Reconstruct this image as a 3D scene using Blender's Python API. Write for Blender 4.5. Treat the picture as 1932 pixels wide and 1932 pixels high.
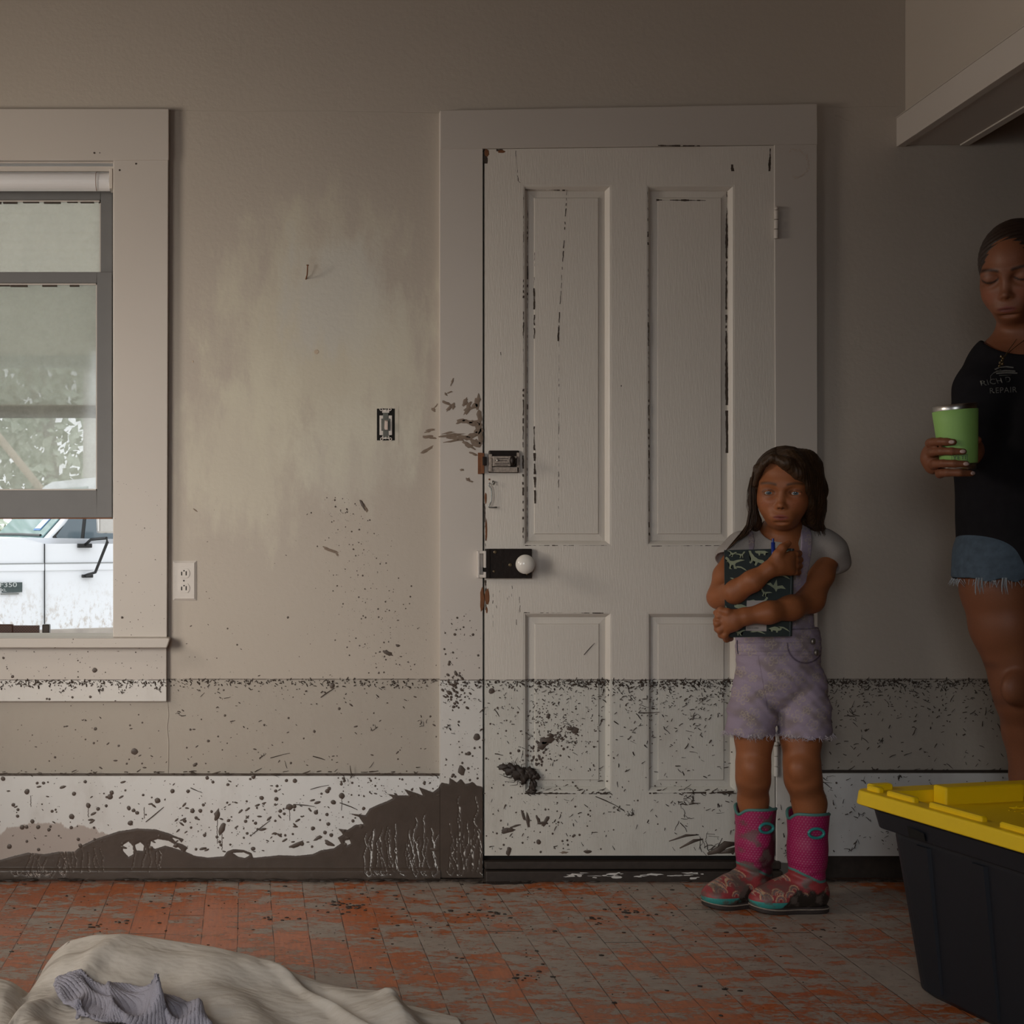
import bpy, bmesh, math, random
import numpy as np
from mathutils import Vector, Matrix
for o in list(bpy.data.objects): bpy.data.objects.remove(o)
SC = bpy.context.scene; COL = SC.collection
# ---------------------------------------------------------------- camera, world, lights, exposure
F = 2616.0; VX = 478.0; VY = 990.0; D = 4.0; CZ = 1.017       # focal length in px of the 1932 frame, principal point, wall distance, eye height
cd = bpy.data.cameras.new('camera'); cam = bpy.data.objects.new('camera', cd); COL.objects.link(cam)
cam.location = (0, -D, CZ); cam.rotation_euler = (math.pi/2, 0, 0)
cd.sensor_width = 36; cd.sensor_fit = 'HORIZONTAL'; cd.lens = F/1932*36
cd.shift_x = (966-VX)/1932; cd.shift_y = -(966-VY)/1932
cd.clip_start = 0.05; cd.clip_end = 200
SC.camera = cam
SC.view_settings.view_transform = 'Standard'; SC.view_settings.look = 'None'
SC.view_settings.exposure = 0.0; SC.view_settings.gamma = 1.0; SC.view_settings.use_curve_mapping = False
W = bpy.data.worlds.new('overcast_sky'); SC.world = W; W.use_nodes = True
bg = W.node_tree.nodes['Background']; bg.inputs[0].default_value = (0.94, 0.97, 1.0, 1); bg.inputs[1].default_value = 1.9
def area(name, loc, target, sx, sy, power, color, spread=180):
    l = bpy.data.lights.new(name, 'AREA'); l.shape = 'RECTANGLE'; l.size = sx; l.size_y = sy
    l.energy = power; l.color = color; l.spread = math.radians(spread)
    o = bpy.data.objects.new(name, l); COL.objects.link(o); o.location = loc
    o.rotation_euler = (Vector(target)-Vector(loc)).to_track_quat('-Z', 'Y').to_euler()
    return o
area('daylight_left_window', (-1.92, -2.55, 1.10), (-0.4, 0.0, 0.58), 1.0, 1.15, 8.0, (1.0, 0.93, 0.84), 60)
area('fill_left_high', (-1.92, -1.05, 1.75), (1.9, -0.75, 2.1), 0.5, 0.5, 11.0, (1.0, 0.88, 0.75), 130)  # added fill, grazes the header and upper wall; no known window there
area('fill_rear', (-0.6, -5.4, 1.6), (0.75, -0.9, 0.0), 1.1, 1.2, 3.2, (0.95, 1.0, 1.05), 50)  # added fill from behind the camera for the right floor and low trim

def at(px, py, y=0.0):
    d = D+y
    return Vector(((px-VX)*d/F, y, CZ+(VY-py)*d/F))
def WX(px): return (px-VX)*D/F
def WZ(py): return CZ+(VY-py)*D/F
PX = D/F
# ---------------------------------------------------------------- object helpers
def tag(o, label=None, cat=None, group=None, kind=None):
    if label: o['label'] = label
    if cat: o['category'] = cat
    if group: o['group'] = group
    if kind: o['kind'] = kind
    return o
def empty(name, loc, label=None, cat=None, group=None, kind=None):
    o = bpy.data.objects.new(name, None); COL.objects.link(o); o.location = loc; o.empty_display_size = .05
    return tag(o, label, cat, group, kind)
def link(name, me, m, parent=None):
    o = bpy.data.objects.new(name, me); COL.objects.link(o)
    if m is not None and not me.materials: me.materials.append(m)
    if parent is not None:
        o.parent = parent; bpy.context.view_layer.update(); o.matrix_parent_inverse = parent.matrix_world.inverted()
    return o
def obj(name, bm, m, parent=None, smooth=False, bev=0, seg=2):
    if bev:
        bmesh.ops.remove_doubles(bm, verts=bm.verts, dist=1e-6)
    me = bpy.data.meshes.new(name); bm.to_mesh(me); bm.free()
    if smooth:
        for p in me.polygons: p.use_smooth = True
    o = link(name, me, m, parent)
    if bev:
        b = o.modifiers.new('bevel', 'BEVEL'); b.width = bev; b.segments = seg; b.limit_method = 'ANGLE'; b.angle_limit = .6
    return o
def NB(): return bmesh.new()
def box(bm, x0, x1, y0, y1, z0, z1, M=None):
    vs = [Vector((x, y, z)) for x in (x0, x1) for y in (y0, y1) for z in (z0, z1)]
    if M is not None: vs = [M @ v for v in vs]
    v = [bm.verts.new(p) for p in vs]
    for f in ((0,1,3,2),(4,6,7,5),(0,4,5,1),(2,3,7,6),(0,2,6,4),(1,5,7,3)):
        bm.faces.new([v[i] for i in f])
def pbox(bm, px0, px1, py0, py1, y0, y1):      # wall-plane pixels measured on the photo, real metres in depth
    box(bm, WX(px0), WX(px1), y0, y1, WZ(py1), WZ(py0))
def quad(bm, *ps):
    return bm.faces.new([bm.verts.new(Vector(p)) for p in ps])
def tube(bm, pts, r, n=8, cap=True, flat=1.0, up=None):
    pts = [Vector(p) for p in pts]; rs = r if isinstance(r, (list, tuple)) else [r]*len(pts)
    rings = []; prev = None
    for i, p in enumerate(pts):
        t = (pts[min(i+1, len(pts)-1)]-pts[max(i-1, 0)])
        if t.length < 1e-9: t = Vector((0,0,1))
        t.normalize()
        if prev is None:
            a = Vector(up) if up else (Vector((0,0,1)) if abs(t.z) < .9 else Vector((1,0,0)))
            u = (a-t*a.dot(t)).normalized()
        else:
            u = (prev-t*prev.dot(t))
            u = u.normalized() if u.length > 1e-6 else prev
        prev = u; w = t.cross(u)
        rings.append([bm.verts.new(p+(u*math.cos(2*math.pi*k/n)+w*math.sin(2*math.pi*k/n)*flat)*rs[i]) for k in range(n)])
    for a, b in zip(rings, rings[1:]):
        for k in range(n): bm.faces.new((a[k], a[(k+1)%n], b[(k+1)%n], b[k]))
    if cap:
        bm.faces.new(rings[0][::-1]); bm.faces.new(rings[-1])
def lathe(bm, prof, n=32, M=None, cap=True):
    rings = []
    for r, z in prof:
        ring = []
        for k in range(n):
            v = Vector((r*math.cos(2*math.pi*k/n), r*math.sin(2*math.pi*k/n), z))
            ring.append(bm.verts.new(M @ v if M is not None else v))
        rings.append(ring)
    for a, b in zip(rings, rings[1:]):
        for k in range(n): bm.faces.new((a[k], a[(k+1)%n], b[(k+1)%n], b[k]))
    if cap:
        bm.faces.new(rings[0][::-1]); bm.faces.new(rings[-1])
def prism(bm, poly, y0, y1, M=None):
    A = [Vector((x, y0, z)) for x, z in poly]; B = [Vector((x, y1, z)) for x, z in poly]
    if M is not None: A = [M @ v for v in A]; B = [M @ v for v in B]
    a = [bm.verts.new(v) for v in A]; b = [bm.verts.new(v) for v in B]; n = len(a)
    bm.faces.new(a); bm.faces.new(b[::-1])
    for i in range(n): bm.faces.new((a[(i+1)%n], a[i], b[i], b[(i+1)%n]))
def text_mesh(name, s, size, m, parent, M, ext=.0004, sx=1.0, spacing=1.0):
    c = bpy.data.curves.new(name, 'FONT'); c.body = s; c.size = size; c.extrude = ext; c.align_x = 'CENTER'; c.align_y = 'CENTER'; c.space_character = spacing
    o = bpy.data.objects.new(name, c); COL.objects.link(o)
    me = bpy.data.meshes.new_from_object(o.evaluated_get(bpy.context.evaluated_depsgraph_get()))
    bpy.data.objects.remove(o); me.transform(M @ Matrix.Diagonal((sx, 1, 1, 1)))
    me.materials.clear(); me.name = name
    return link(name, me, m, parent)
# ---------------------------------------------------------------- materials
def newmat(name):
    m = bpy.data.materials.new(name); m.use_nodes = True
    return m, m.node_tree.nodes, m.node_tree.links, m.node_tree.nodes['Principled BSDF']
def mix(N, L, fac, a, b, mode='MIX'):
    n = N.new('ShaderNodeMix'); n.data_type = 'RGBA'; n.blend_type = mode
    for sock, v in ((n.inputs['Factor'], fac), (n.inputs[6], a), (n.inputs[7], b)):
        if isinstance(v, (int, float)): sock.default_value = v
        elif isinstance(v, tuple): sock.default_value = (*v[:3], 1)
        else: L.new(v, sock)
    return n.outputs[2]
def mth(N, L, op, a, b=None, clamp=False):
    n = N.new('ShaderNodeMath'); n.operation = op; n.use_clamp = clamp
    for i, v in enumerate((a, b)):
        if v is None: continue
        if isinstance(v, (int, float)): n.inputs[i].default_value = v
        else: L.new(v, n.inputs[i])
    return n.outputs[0]
def ramp(N, L, v, a, b):
    n = N.new('ShaderNodeMapRange'); n.inputs['From Min'].default_value = a; n.inputs['From Max'].default_value = b
    L.new(v, n.inputs['Value']); return n.outputs[0]
def noise(N, L, vec, scale, detail=3, rough=.5, stretch=None):
    if stretch:
        mp = N.new('ShaderNodeMapping'); mp.inputs['Scale'].default_value = stretch; L.new(vec, mp.inputs[0]); vec = mp.outputs[0]
    n = N.new('ShaderNodeTexNoise'); n.inputs['Scale'].default_value = scale; n.inputs['Detail'].default_value = detail
    n.inputs['Roughness'].default_value = rough; L.new(vec, n.inputs['Vector']); return n.outputs[0]
def bump(N, L, B, h, strength, dist=.01):
    b = N.new('ShaderNodeBump'); b.inputs['Strength'].default_value = strength; b.inputs['Distance'].default_value = dist
    L.new(h, b.inputs['Height']); L.new(b.outputs[0], B.inputs['Normal'])
def simple(name, col, rough=.6, metal=0, var=.12, scale=40, bmp=0, spec=.5):
    m, N, L, B = newmat(name)
    g = N.new('ShaderNodeTexCoord').outputs['Object']
    n = noise(N, L, g, scale)
    L.new(mix(N, L, n, tuple(c*(1-var) for c in col), tuple(min(1, c*(1+var)) for c in col)), B.inputs['Base Color'])
    B.inputs['Roughness'].default_value = rough; B.inputs['Metallic'].default_value = metal
    B.inputs['Specular IOR Level'].default_value = spec
    if bmp: bump(N, L, B, n, bmp, .002)
    return m
ZL = WZ(1281.5)
MUD = (.085, .062, .048)
def painted(name, col, film=(.84, .85, .85), rough=.5, patches=False, mudattr=False, grain=None, bmp=.25):
    m, N, L, B = newmat(name)
    pos = N.new('ShaderNodeNewGeometry').outputs['Position']
    sep = N.new('ShaderNodeSeparateXYZ'); L.new(pos, sep.inputs[0]); z = sep.outputs[2]
    n1 = noise(N, L, pos, 2.2, 5); n2 = noise(N, L, pos, 55, 4, .6)
    c = mix(N, L, n1, tuple(v*.93 for v in col), tuple(v*1.06 for v in col))
    if patches:
        for cx, cy, rx, rz, pc, s in ((600, 640, .34, .42, (.60, .56, .44), 1.0), (640, 560, .20, .20, (.52, .51, .49), .8), (470, 850, .22, .28, (.63, .59, .47), .8), (730, 690, .15, .3, (.6, .56, .46), .7), (660, 860, .2, .18, (.60, .57, .48), .7)):
            vm = N.new('ShaderNodeVectorMath'); vm.operation = 'SUBTRACT'; L.new(pos, vm.inputs[0]); vm.inputs[1].default_value = (WX(cx), 0, WZ(cy))
            v2 = N.new('ShaderNodeVectorMath'); v2.operation = 'MULTIPLY'; L.new(vm.outputs[0], v2.inputs[0]); v2.inputs[1].default_value = (1/rx, 0, 1/rz)
            v3 = N.new('ShaderNodeVectorMath'); v3.operation = 'LENGTH'; L.new(v2.outputs[0], v3.inputs[0])
            nn = noise(N, L, pos, 9, 5, .65, (1.6, 1, .55))
            q = mth(N, L, 'ADD', v3.outputs['Value'], mth(N, L, 'MULTIPLY', mth(N, L, 'SUBTRACT', nn, .5), 2.2))
            f = mth(N, L, 'MULTIPLY', ramp(N, L, q, 1.05, .55), .62*s)
            c = mix(N, L, f, c, pc)
    n3 = noise(N, L, pos, 90, 3); n4 = noise(N, L, pos, 12, 5, .6, (1, 1, .5))
    below = ramp(N, L, mth(N, L, 'ADD', z, mth(N, L, 'MULTIPLY', n3, .002)), ZL+.0018, ZL+.0004)
    fc = mix(N, L, 1.0, c, film, 'MULTIPLY')
    fc = mix(N, L, mth(N, L, 'MULTIPLY', ramp(N, L, n4, .52, .75), .25), fc, (.33, .28, .235))
    c = mix(N, L, below, c, fc)
    ln = mth(N, L, 'ABSOLUTE', mth(N, L, 'SUBTRACT', z, ZL))
    lm = mth(N, L, 'MULTIPLY', ramp(N, L, ln, .0022, .0008), ramp(N, L, noise(N, L, pos, 30, 3, .7), .35, .5))
    c = mix(N, L, mth(N, L, 'MULTIPLY', lm, .85), c, MUD)
    rg = B.inputs['Roughness']; rg.default_value = rough
    h = n2
    if grain: h = noise(N, L, pos, 60, 4, .6, grain)
    if mudattr:
        a = N.new('ShaderNodeAttribute'); a.attribute_name = 'mud'; av = a.outputs['Fac']
        e = mth(N, L, 'ADD', av, mth(N, L, 'MULTIPLY', mth(N, L, 'SUBTRACT', noise(N, L, pos, 160, 3), .5), 1.7))
        f = ramp(N, L, e, -.3, .5)
        mn = noise(N, L, pos, 25, 5, .6)
        mc = mix(N, L, mn, (.055, .040, .031), (.092, .068, .053))
        t = N.new('ShaderNodeAttribute'); t.attribute_name = 'tan'
        tf = mth(N, L, 'MULTIPLY', ramp(N, L, mth(N, L, 'ADD', t.outputs['Fac'], mth(N, L, 'MULTIPLY', mth(N, L, 'SUBTRACT', noise(N, L, pos, 70, 4, .7, (1, 1, .25)), .5), 16)), -1, 2), .8)
        c = mix(N, L, tf, c, (.36, .29, .25))
        c = mix(N, L, f, c, mc)
        h = mth(N, L, 'ADD', mth(N, L, 'MULTIPLY', h, .25), mth(N, L, 'ADD', mth(N, L, 'MULTIPLY', ramp(N, L, e, -.5, 4), .55), mth(N, L, 'MULTIPLY', mth(N, L, 'MULTIPLY', mn, f), 1.2)))
        L.new(mth(N, L, 'SUBTRACT', rough, mth(N, L, 'MULTIPLY', f, .06)), rg)
    L.new(c, B.inputs['Base Color'])
    bump(N, L, B, h, bmp, .003)
    return m
M_WALL = painted('wall_paint', (.47, .413, .350), patches=True, rough=.62, bmp=.3)
M_WALL_R = painted('side_wall_paint', (.47, .413, .350), rough=.62)
M_TRIM = painted('trim_paint', (.53, .48, .43), film=(1.2, 1.27, 1.33), rough=.42, bmp=.12)
M_BASE = painted('baseboard_paint', (.70, .675, .655), film=(.97, 1, 1), rough=.42, mudattr=True, bmp=.45)
M_CASE = painted('casing_paint', (.56, .51, .46), film=(1.15, 1.22, 1.27), rough=.42, mudattr=True, bmp=.4)
M_DOOR = painted('door_paint', (.65, .60, .535), film=(.92, .96, .97), rough=.4, grain=(6, 1, .5), bmp=.22)
M_MUD = simple('wet_mud', MUD, .5, var=.3, scale=60, bmp=.3)
M_MUDD = simple('dark_mud', (.035, .025, .019), .6, var=.4, scale=60, bmp=.5)
M_TWIG = simple('dried_debris', (.05, .034, .024), .8, var=.4, scale=120)
M_IRON = simple('dark_iron', (.022, .015, .012), .45, .6, .3, 90, .3)
M_STEEL = simple('brushed_steel', (.55, .53, .5), .3, 1, .08, 60)
M_ZINC = simple('zinc_wire', (.30, .31, .30), .4, .9, .1, 60)
M_CERAM = simple('white_ceramic', (.70, .66, .60), .16, 0, .03, 30)
M_RUST = simple('rusty_bare_wood', (.17, .065, .025), .8, 0, .4, 60, .3)
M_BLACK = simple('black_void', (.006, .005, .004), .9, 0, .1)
M_PLATE = simple('painted_cover_plate', (.62, .57, .52), .4, 0, .05, 60)
# ================================================================= THE SETTING
M_DIM = simple('dim_brown_wall', (.15, .085, .04), .8)
XL, XR = -1.95, WX(1700); YF = -5.6; ZC = 2.95
TH = .15
rnd = random.Random(7)
# back wall round the window and the door openings
bm = NB()
wx0, wx1, wz0, wz1 = WX(-262), WX(215), WZ(1205), WZ(306)
dx0, dx1, dz1 = WX(908), WX(1460), WZ(281)
def wallbox(x0, x1, z0, z1): box(bm, x0, x1, 0, TH, z0, z1)
wallbox(XL-.12, wx0, 0, ZC); wallbox(wx0, wx1, 0, wz0); wallbox(wx0, wx1, wz1, ZC)
wallbox(wx1, dx0, 0, ZC); wallbox(dx0, dx1, dz1, ZC); wallbox(dx1, 5.0, 0, ZC)
# raised seams of old wall lining
def seam(pts, w=.0016, t=.0016):
    tube(bm, [(WX(a), -.0002, WZ(b)) for a, b in pts], w, 5)
seam([(316, 1324), (318, 1350), (315, 1372), (318, 1400), (317, 1460)])
seam([(319, 209), (460, 211), (600, 210), (827, 214)], .0011)
seam([(1537, 201), (1590, 203), (1640, 202), (1690, 202)], .0009)
seam([(1576, 218), (1588, 222), (1596, 228), (1611, 230)], .0014)
tag(obj('wall_back', bm, M_WALL), kind='structure')
# right wall above the wide opening, a little out of square, and its header
MR = Matrix.Translation((XR, 0, 0)) @ Matrix.Rotation(math.radians(-3.2), 4, 'Z')
zh = WZ(277)
bm = NB(); box(bm, .012, .175, -5.9, 0, zh+.03, ZC, MR)
tag(obj('wall_right', bm, M_WALL_R), kind='structure')
bm = NB()
box(bm, -.013, .012, -5.8, 0, zh, zh+.083, MR)
box(bm, -.0155, .0, -5.8, 0, zh+.083, zh+.0855, MR)
box(bm, .012, .175, -5.8, 0, zh+.004, zh+.03, MR); box(bm, .165, .19, -5.8, 0, zh, zh+.083, MR)
tag(obj('trim_1', bm, M_TRIM, bev=.0015), kind='structure')
# other sides of the two rooms
bm = NB()
box(bm, XL-.12, XL, YF, 0, 0, .75); box(bm, XL-.12, XL, YF, 0, 2.05, ZC)
box(bm, XL-.12, XL, YF, -3.1, .75, 2.05); box(bm, XL-.12, XL, -2.0, -1.3, .75, 2.05); box(bm, XL-.12, XL, -.8, 0, .75, 2.05); box(bm, XL-.12, XL, -1.3, -.8, .75, 1.5)
tag(obj('wall_left', bm, M_DIM), kind='structure')
bm = NB()
for x in (-3.1, -2.55, -2.0): box(bm, XL-.09, XL-.05, x-.02, x+.02, .75, 2.05)
for z in (.77, 1.4, 2.03): box(bm, XL-.09, XL-.05, -3.1, -2.0, z-.02, z+.02)
tag(obj('window_2', bm, M_TRIM), kind='structure')
bm = NB()
box(bm, XL-.12, -1.2, YF-.12, YF, 0, ZC); box(bm, 0, 5.0, YF-.12, YF, 0, ZC); box(bm, -1.2, 0, YF-.12, YF, 0, .85); box(bm, -1.2, 0, YF-.12, YF, 2.1, ZC)
tag(obj('wall_front', bm, M_DIM), kind='structure')
bm = NB(); box(bm, 5.0, 5.1, YF, TH, 0, ZC); tag(obj('wall_far_right', bm, M_DIM), kind='structure')
bm = NB(); box(bm, XL-.12, 5.1, YF-.12, TH, ZC, ZC+.1); tag(obj('ceiling', bm, M_DIM), kind='structure')

# floor
m, N, L, B = newmat('muddy_varnished_boards')
pos = N.new('ShaderNodeNewGeometry').outputs['Position']
sep = N.new('ShaderNodeSeparateXYZ'); L.new(pos, sep.inputs[0]); X, Y = sep.outputs[0], sep.outputs[1]
BW = .0895
wob = noise(N, L, pos, 2.0, 2)
u = mth(N, L, 'ADD', mth(N, L, 'DIVIDE', X, BW), mth(N, L, 'ADD', .385+100, mth(N, L, 'MULTIPLY', wob, .12)))
idx = mth(N, L, 'FLOOR', u); fr = mth(N, L, 'FRACT', u)
wn = N.new('ShaderNodeTexWhiteNoise'); wn.noise_dimensions = '1D'; L.new(idx, wn.inputs['W']); rv = wn.outputs['Value']
edge = mth(N, L, 'MINIMUM', fr, mth(N, L, 'SUBTRACT', 1.0, fr))
jo = mth(N, L, 'FRACT', mth(N, L, 'ADD', mth(N, L, 'DIVIDE', Y, 2.6), mth(N, L, 'MULTIPLY', rv, 7.3)))
jm = ramp(N, L, mth(N, L, 'MINIMUM', jo, mth(N, L, 'SUBTRACT', 1.0, jo)), .0011, .0004)
gn = noise(N, L, pos, 14, 4, .7)
gap = mth(N, L, 'MAXIMUM', mth(N, L, 'MULTIPLY', ramp(N, L, edge, .018, .006), ramp(N, L, gn, .38, .56)), jm)
# mud film: big patches, per-board change, wipe marks across the boards
cmb = N.new('ShaderNodeCombineXYZ'); L.new(X, cmb.inputs[0]); L.new(mth(N, L, 'ADD', Y, mth(N, L, 'MULTIPLY', rv, 3.7)), cmb.inputs[1]); L.new(mth(N, L, 'MULTIPLY', rv, 5.0), cmb.inputs[2])
vb = cmb.outputs[0]
n1 = noise(N, L, pos, 2.6, 3, .5, (1, 1.6, 1)); n2 = noise(N, L, vb, 7.0, 5, .68, (.8, 1.9, 1)); n3 = noise(N, L, pos, 30, 5, .78, (.55, 1.2, 1))
n5 = noise(N, L, pos, 90, 5, .85, (.75, 1.3, 1))
s = mth(N, L, 'ADD', mth(N, L, 'MULTIPLY', n1, .50), mth(N, L, 'ADD', mth(N, L, 'MULTIPLY', n2, .55), mth(N, L, 'ADD', mth(N, L, 'MULTIPLY', n3, .72), mth(N, L, 'MULTIPLY', n5, .55))))
s = mth(N, L, 'ADD', s, mth(N, L, 'MULTIPLY', mth(N, L, 'SUBTRACT', rv, .5), .06))
s = mth(N, L, 'ADD', s, mth(N, L, 'MULTIPLY', ramp(N, L, X, -.2, 1.6), .07))
mud = mth(N, L, 'MULTIPLY', ramp(N, L, s, 1.135, 1.20), .95)
gr = noise(N, L, pos, 30, 4, .6, (4, .5, 1))
wood = mix(N, L, gr, (.26, .055, .012), (.74, .185, .028))
wood = mix(N, L, mth(N, L, 'MULTIPLY', rv, .3), wood, (.26, .065, .022))
thin = ramp(N, L, noise(N, L, pos, 9, 5, .7, (.7, 1.7, 1)), .42, .62)
wood = mix(N, L, mth(N, L, 'MULTIPLY', thin, .15), wood, (.30, .19, .13))
mudc = mix(N, L, noise(N, L, pos, 18, 5, .7), (.25, .21, .175), (.50, .44, .375))
c = mix(N, L, mud, wood, mudc)
c = mix(N, L, mth(N, L, 'MULTIPLY', ramp(N, L, noise(N, L, pos, 45, 4, .75, (.7, 1.3, 1)), .60, .68), .7), c, (.05, .032, .024))
c = mix(N, L, mth(N, L, 'MULTIPLY', gap, .88), c, (.028, .018, .013))
wet = mth(N, L, 'MULTIPLY', ramp(N, L, mth(N, L, 'ADD', Y, mth(N, L, 'MULTIPLY', gn, .09)), -.035, .01), .9)
c = mix(N, L, wet, c, (.035, .023, .017))
L.new(c, B.inputs['Base Color'])
L.new(mth(N, L, 'ADD', .30, mth(N, L, 'MULTIPLY', mud, .22)), B.inputs['Roughness'])
hh = mth(N, L, 'ADD', mth(N, L, 'MULTIPLY', mud, .5), mth(N, L, 'ADD', mth(N, L, 'MULTIPLY', mth(N, L, 'MULTIPLY', n5, mud), 1.0), mth(N, L, 'MULTIPLY', gap, -1.2)))
bump(N, L, B, hh, .5, .003)
M_FLOOR = m
bm = NB(); box(bm, XL-.12, 5.1, YF-.12, .0, -.08, 0); tag(obj('floor', bm, M_FLOOR), kind='structure')

# ---- mud field (signed distance in photo pixels, measured on the wall plane)
def C(pts): return [(a/2.0125, 1180+b/2.0125) for a, b in pts]
BIG = C([(-80, 960), (-80, 892), (0, 885), (60, 868), (110, 856), (170, 862), (230, 852), (285, 852), (315, 828), (360, 806), (400, 793), (450, 776), (520, 765), (590, 768), (640, 782), (672, 796), (700, 806), (690, 822), (716, 838), (705, 852), (740, 868), (790, 875), (850, 870), (862, 852), (885, 843), (925, 846), (955, 858), (962, 876), (1000, 872), (1060, 866), (1130, 868), (1185, 862), (1215, 848), (1265, 840), (1292, 822), (1280, 800), (1300, 788), (1282, 766), (1318, 770), (1345, 752), (1378, 748), (1360, 722), (1318, 708), (1385, 714), (1400, 690), (1425, 678), (1462, 664), (1490, 650), (1466, 634), (1512, 640), (1548, 640), (1530, 615), (1580, 632), (1602, 640), (1586, 608), (1640, 628), (1660, 612), (1672, 590), (1700, 596), (1702, 572), (1730, 590), (1745, 575), (1762, 596), (1790, 588), (1806, 602), (1826, 606), (1836, 650), (1845, 700), (1845, 960)])
HOLES = [C(p) for p in ([(470, 828), (490, 815), (506, 832), (508, 862), (490, 872), (470, 850)], [(515, 828), (535, 818), (548, 830), (545, 850), (520, 848)], [(575, 815), (600, 806), (640, 812), (668, 828), (690, 848), (660, 838), (628, 830), (590, 842), (572, 832)], [(655, 800), (678, 806), (694, 824), (670, 818)], [(885, 858), (925, 856), (948, 866), (930, 876), (905, 872)], [(1308, 812), (1325, 808), (1330, 822), (1312, 830)])]
TAN = C([(-80, 770), (0, 790), (30, 765), (90, 752), (160, 744), (235, 744), (245, 762), (300, 755), (350, 762), (400, 782), (440, 800), (440, 960), (-80, 960)])
def sdpoly(P, poly):
    poly = np.array(poly); n = len(poly); d = np.full(len(P), 1e9); ins = np.zeros(len(P), bool)
    for i in range(n):
        a = poly[i]; b = poly[(i+1) % n]; e = b-a; w = P-a
        t = np.clip((w @ e)/(e @ e), 0, 1); d = np.minimum(d, np.hypot(*(w-t[:, None]*e).T))
        c = ((a[1] > P[:, 1]) != (b[1] > P[:, 1]))
        with np.errstate(divide='ignore', invalid='ignore'):
            xx = (b[0]-a[0])*(P[:, 1]-a[1])/((b[1]-a[1]) if b[1] != a[1] else 1e-9)+a[0]
        ins ^= c & (P[:, 0] < xx)
    return np.where(ins, d, -d)
def sdline(P, pts):
    d = np.full(len(P), 1e9)
    lo = np.min(pts, 0)-6; hi = np.max(pts, 0)+6
    s = np.all((P > lo) & (P < hi), 1)
    if s.any():
        Q = P[s]; dd = np.full(len(Q), 1e9); pts = np.array(pts)
        for a, b in zip(pts, pts[1:]):
            e = b-a; w = Q-a; t = np.clip((w @ e)/(e @ e+1e-9), 0, 1); dd = np.minimum(dd, np.hypot(*(w-t[:, None]*e).T))
        d[s] = dd
    return d
DR = []
rd = random.Random(3)
def drip(x, y0, y1, w=1.0):
    p = [(x, y0)]; y = y0
    while y < y1:
        y += rd.uniform(5, 11); x += rd.uniform(-4.2, 4.2); p.append((x, y))
    DR.append((p, w))
for k in range(18): x = rd.uniform(680, 828); drip(x, rd.uniform(1545, 1600), 1631, rd.uniform(.35, .95))
for x, y in ((705, 1562), (745, 1552), (783, 1540), (812, 1560), (800, 1535), (770, 1570), (690, 1570)): drip(x, y, 1632, 1.1)
for x, y in ((864, 1500), (866, 1520), (846, 1550), (880, 1548), (892, 1545), (900, 1560), (858, 1575), (872, 1570), (886, 1580), (905, 1585), (850, 1590), (895, 1500)): drip(x, y, 1634, rd.uniform(.6, 1.2))
for k in range(22): x = rd.uniform(40, 315); drip(x, rd.uniform(1585, 1618), 1633, rd.uniform(.25, .75))
for k in range(40):
    x = rd.choice([rd.uniform(20, 120), rd.uniform(680, 905)]); DR.append(([(x, 1642+rd.uniform(-3, 3)), (x+rd.uniform(2, 9), 1648+rd.uniform(-3, 2)), (x+rd.uniform(6, 12), 1640+rd.uniform(0, 8))], rd.uniform(.5, .9)))
def mudfield(P):
    M = sdpoly(P, BIG)
    for h in HOLES: M = np.minimum(M, -sdpoly(P, h))
    for p, w in DR: M = np.minimum(M, (sdline(P, p)-w*.48)*1.6)
    base = (P[:, 1]-1632)*.8+2.5*np.sin(P[:, 0]*.03)
    return M
def gridboard(name, px0, px1, py0, py1, y, th, m, step=1.6, bow=None, kind='structure', shape=None):
    nx = int((px1-px0)/step)+1; nz = int((py1-py0)/step)+1
    gx = np.linspace(px0, px1, nx); gy = np.linspace(py0, py1, nz)
    GX, GY = np.meshgrid(gx, gy); P = np.stack([GX.ravel(), GY.ravel()], 1)
    Yv = np.full(len(P), y)
    if shape is not None: Yv = Yv+shape(P)
    V = np.stack([(P[:, 0]-VX)*PX, Yv, CZ+(VY-P[:, 1])*PX], 1)
    i = (np.arange(nz-1)[:, None]*nx+np.arange(nx-1)).ravel()
    Fq = np.stack([i, i+nx, i+nx+1, i+1], 1)
    # back and rims
    n0 = len(V); x0, x1, z0, z1 = (px0-VX)*PX, (px1-VX)*PX, CZ+(VY-py1)*PX, CZ+(VY-py0)*PX
    rim = list(range(nx))+[r*nx+nx-1 for r in range(1, nz)]+[(nz-1)*nx+c for c in range(nx-2, -1, -1)]+[r*nx for r in range(nz-2, 0, -1)]
    B2 = V[rim].copy(); B2[:, 1] = y+th
    V = np.vstack([V, B2]); k = len(rim)
    faces = Fq.tolist()+[[rim[a], rim[(a+1) % k], n0+(a+1) % k, n0+a] for a in range(k)]
    me = bpy.data.meshes.new(name); me.from_pydata(V.tolist(), [], faces); me.update()
    Mv = mudfield(P); T = sdpoly(P, TAN)
    for nm, arr in (('mud', Mv), ('tan', T)):
        at_ = me.attributes.new(nm, 'FLOAT', 'POINT'); at_.data.foreach_set('value', np.concatenate([arr, arr[rim]]).astype(np.float32))
    o = link(name, me, m); tag(o, kind=kind)
    return o
def shoe(P):     # small quarter-round shoe along the foot of the baseboard
    t = np.clip((P[:, 1]-1634)/6, 0, 1); return -.010*np.sqrt(np.clip(t, 0, 1))
gridboard('baseboard_back', -370, 828, 1462, 1655, -.019, .019, M_BASE, shape=shoe)
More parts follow.
